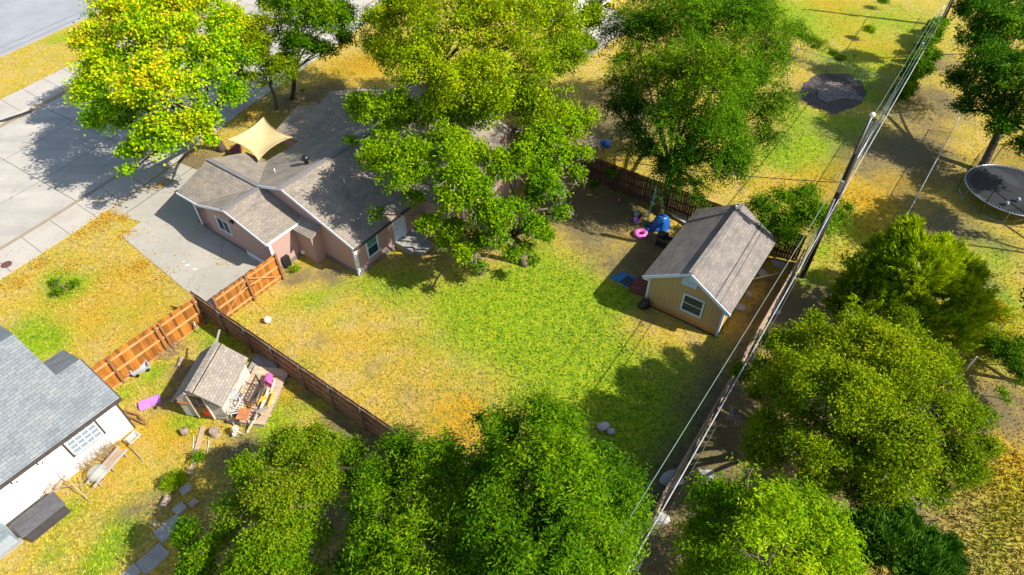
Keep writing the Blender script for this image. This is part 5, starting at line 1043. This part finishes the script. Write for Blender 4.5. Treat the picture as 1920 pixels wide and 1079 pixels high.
for k_,(x,y,z) in enumerate([(2010,560,6),(2130,300,7)]):
    b_=at(x,y,z); tree('oak_tree',['shade tree standing outside the right edge below the trampoline','shade tree standing outside the right edge above the trampoline'][k_],'tree',(b_.x+4,b_.y-1,0),[(x+5,y,z,70),(x+70,y-40,z,70),(x+20,y-70,z-1,45)],16000,(.26,.14),LM['dark'],M['barkdark'],.2,'clump',K=16,clr=.45,seed=70+k_)
def bush(x,y,z,r,label,mat='green',n=2500,name='shrub',leaf=(.1,.05),seed=40,style='clump',lob=None):
    return tree(name,label,'shrub',(x,y),lob or [(x,y,z,r)],n,leaf,LM[mat],M['bark'],.03,style,K=14,clr=.2,seed=seed,gap=-.5,fork=.3,low=-.1)
bush(1868,625,.9,38,'golden green shrub right of the cedar','gold',9000,seed=41,lob=[(1860,590,.8,30),(1890,640,.8,34),(1850,650,.7,30),(1900,600,.7,22)])
bush(1900,690,1.2,30,'dark green shrub at the right edge behind the lone post','green',9000,seed=42,lob=[(1890,670,1.4,30),(1905,705,1.2,26),(1870,655,1.2,22),(1925,660,1.4,24)])
bush(1880,750,.6,14,'thin leafy sapling on bare soil at the right edge','lime',500,seed=43,lob=[(1878,735,.6,8),(1885,752,.5,8)])
bush(1535,92,1.0,25,'dark shrub growing against the low chain link fence','green',5000,seed=44,lob=[(1520,80,1.4,16),(1540,92,1.2,16),(1560,102,1,10),(1505,70,1.2,12)])
bush(1575,108,1,12,'small green bush on the low chain link fence','lime',1500,seed=45,lob=[(1575,112,.9,9),(1604,106,.9,6)])
bush(1628,58,.8,13,'round green shrub with pale stones on the far lawn','lime',1800,seed=46)
bush(1655,5,.6,12,'small shrub at the top edge of the far lawn','dark',1400,seed=47)
bush(562,178,.8,14,'low green bush beside the street trees','green',1500,seed=48)
bush(325,905,.35,17,'tuft of long green blades around a split log','lime',1200,'grass_tuft',(.35,.025),49)
bush(371,858,.25,9,'small green weed beside the plank','green',350,'weed',(.12,.05),50)
bush(115,545,.2,26,'patch of low green weeds in the front lawn','green',1800,'weed_patch',(.12,.05),51,lob=[(115,548,.12,16),(135,540,.12,14),(100,535,.12,12)])
bush(1090,345,.7,12,'leafy shoot at the foot of the dark fence','green',900,'sapling',(.13,.06),52,lob=[(1113,348,.6,10),(1150,330,1.2,12)])
bush(553,505,.3,6,'small green weed at the gate post','lime',250,'weed',(.1,.05),53)
vl=[(1690+70*f+6*math.sin(k*2.3),172-128*f+5*math.sin(k*3.7),.5+.9*abs(math.sin(k*1.7)),8+4*math.sin(k*2.9)**2) for k,f in enumerate(np.linspace(0,1,22))]+[(1688,176,.5,12),(1700,168,.6,14),(1735,130,.6,14),(1748,105,.6,13)]
tree('vine','green vine smothering the chain link fence near the far pole','vine',(1730,150),vl,26000,(.17,.12),LM['green'],M['bark'],.03,'clump',K=14,clr=.32,seed=54,gap=-.6,fork=.2,limbs=False,low=-1)
# dry brush by the white wall and left of the playhouse
def brush(x,y,r,h_,n,label,seed,mat='brush'):
    rr=random.Random(seed); c=at(x,y); mb=MB()
    for _ in range(n):
        a=rr.uniform(0,6.3); q=r*math.sqrt(rr.random()); p=Vector((q*math.cos(a),q*math.sin(a)*.8,0)); e=p+Vector((rr.uniform(-.35,.35),rr.uniform(-.35,.35),rr.uniform(.3,1)*h_)); mb.tube([p,p.lerp(e,.5)+Vector((rr.uniform(-.06,.06),rr.uniform(-.06,.06),.03)),e],[.007,.005,.002],3)
    o=mb.build('dry_brush',M[mat],None); o.location=c; return tag(o,label,'brush')
brush(175,862,.8,1.1,260,'dry tangle of brown weeds against the white wall',5); brush(318,655,.9,.5,320,'heap of dry brush beside the orange fence',6)
brush(208,838,.4,.7,90,'thin dry weeds near the basin',8)

# ------------------------------------------------------------------ grass blades and fallen leaves
def inconcrete(x,y):
    u=x*math.cos(A)+y*math.sin(A); v=x*math.sin(A)-y*math.cos(A)
    e1=np.interp(u,[a for a,b in E1],[b for a,b in E1]); e2=np.interp(u,[a for a,b in E2],[b for a,b in E2]); as_=e2-6.9
    c=((v<e1)&(v>e2))|(v<as_)
    c|=(u>9.4)&(u<16.5)&(v<-25.1)&(v>-40)|((u>13)&(u<29.6)&(v<-21.5)&(v>-33))|((u>15)&(v<-24.1)&(v>-26)&(u<16))|((u>22.7)&(u<28.9)&(v>-7.8)&(v<-3.7))|((u<2.9)&(v<-22.8)&(v>-31))
    return c
def scatter_px(n,seed,x0=-40,x1=1960,y0=-20,y1=1110):
    r=np.random.default_rng(seed); px=r.uniform(x0,x1,n); py=r.uniform(y0,y1,n)
    X,Y=px-960,py-540; cr,sr=math.cos(-RO),math.sin(-RO); a=X*cr-Y*sr; b=X*sr+Y*cr; t=(-H)/(-(CF*sT+b*cT)); return a*t,(CF*cT-b*sT)*t,r
x,y,r_=scatter_px(190000,5)
ok=~inconcrete(x,y); x,y=x[ok],y[ok]; n=len(x); zz=zones(np.stack([x,y],1))
kp=r_.random(n)>zz['dirt_shade']*.8; x,y=x[kp],y[kp]; zz={k:a[kp] for k,a in zz.items()}; n=len(x)
ht=r_.uniform(.03,.085,n)*(1+.5*np.clip(zz['green'],0,1)); uu_=x*math.cos(A)+y*math.sin(A); vv_=x*math.sin(A)-y*math.cos(A)
tall=((vv_>4)&(uu_<24))|((vv_>-1.5)&(vv_<3)&(uu_>31)&(uu_<40)&(r_.random(n)<.4)); ht=np.where(tall,ht*2.6,ht)
an=r_.uniform(0,6.3,n); wd=.022+.02*r_.random(n); ln=r_.normal(0,.6,(n,2))*ht[:,None]
c=np.stack([x,y,np.zeros(n)],1); s_=np.stack([np.cos(an)*wd,np.sin(an)*wd,np.zeros(n)],1); tp=c+np.stack([ln[:,0],ln[:,1],ht],1)
me=npmesh('grass',np.stack([c-s_,c+s_,tp],1).reshape(-1,3),np.arange(3*n).reshape(n,3),M['blades'])
setattrs(me,{**zz,'rnd':r_.random(n)},'FACE'); o=bpy.data.objects.new('grass',me); C.objects.link(o); tag(o,'short dry and green grass blades over all lawns','grass',kind='stuff')
# leaf litter
LM['litter']=leafmat('fallen_leaf',[(.1,(.36,.16,.02)),(.5,(.66,.36,.03)),(.95,(.78,.52,.05))],.1,.8)
LT=[(190,420,.8,260),(230,410,.4,120),(205,405,.5,160),(75,497,.5,160),(130,500,.7,120),(262,500,.5,180),(40,530,.6,120),(215,520,.9,90),(150,440,.6,90),(240,440,.5,120),(30,540,1,120),(300,460+60,.9,120),(170,560,2,220),(230,640,2,100),(310,340,.5,50),(285,355,.3,40),
 (680,115,2.2,900),(620,150,2.4,450),(470,220,1.5,260),(560,200,2,200),(220,480,3,200),(370,290,1.2,120),(1780,860,2,200),(1740,180,3,260),(480,200,1,100),(650,540,1.6,60),(130,560,3,90),(0,500,1.2,40),(190,375,.4,30),(300,352,.25,60),(425,492,.5,30),(270,330,3,40),(320,300,2,40),(420,465,3,40),(350,430,3,30)]
px=[];pz=[]; r2=np.random.default_rng(9)
cs=[]
for a,b,rad,k in LT:
    p=at(a,b); q=r2.normal(0,rad*.55,(k,2)); cs.append(np.stack([p.x+q[:,0],p.y+q[:,1],np.full(k,.065)],1))
for u0_,v0_,u1_,v1_,zf,k in ((15.8,-29.2,17.2,-31.2,lambda v:4.02-sl_*(-26.4-v)+.03,40),(16,-22.0,29,-21.35,lambda v:2.26+sl_*(-21.3-v)+.03,90),(21,-31.2,27,-31.4,lambda v:2.36,60),(16,-26,29,-22,lambda v:2.26+sl_*(-21.3-v)+.03,70)):
    f=r2.random(k); uu2=u0_+(u1_-u0_)*f+r2.normal(0,.1,k); vv2=v0_+(v1_-v0_)*(f if k==40 else r2.random(k)); cs.append(np.array([list(W(a,b,zf(b))) for a,b in zip(uu2,vv2)]))
c=np.concatenate(cs); n=len(c); la=nrm(np.concatenate([r2.normal(size=(n,2)),r2.normal(0,.15,(n,1))],1)); nm=nrm(np.array([0,0,1.])+r2.normal(0,.25,(n,3)))
o=leaves('fallen_leaves',c,la,nm,r2.uniform(.05,.12,n),r2.uniform(.04,.10,n),r2.random(n),r2.random(n),LM['litter'],None,(0,0,0)); tag(o,'yellow and orange fallen leaves scattered over lawn and paving','fallen leaves',kind='stuff')
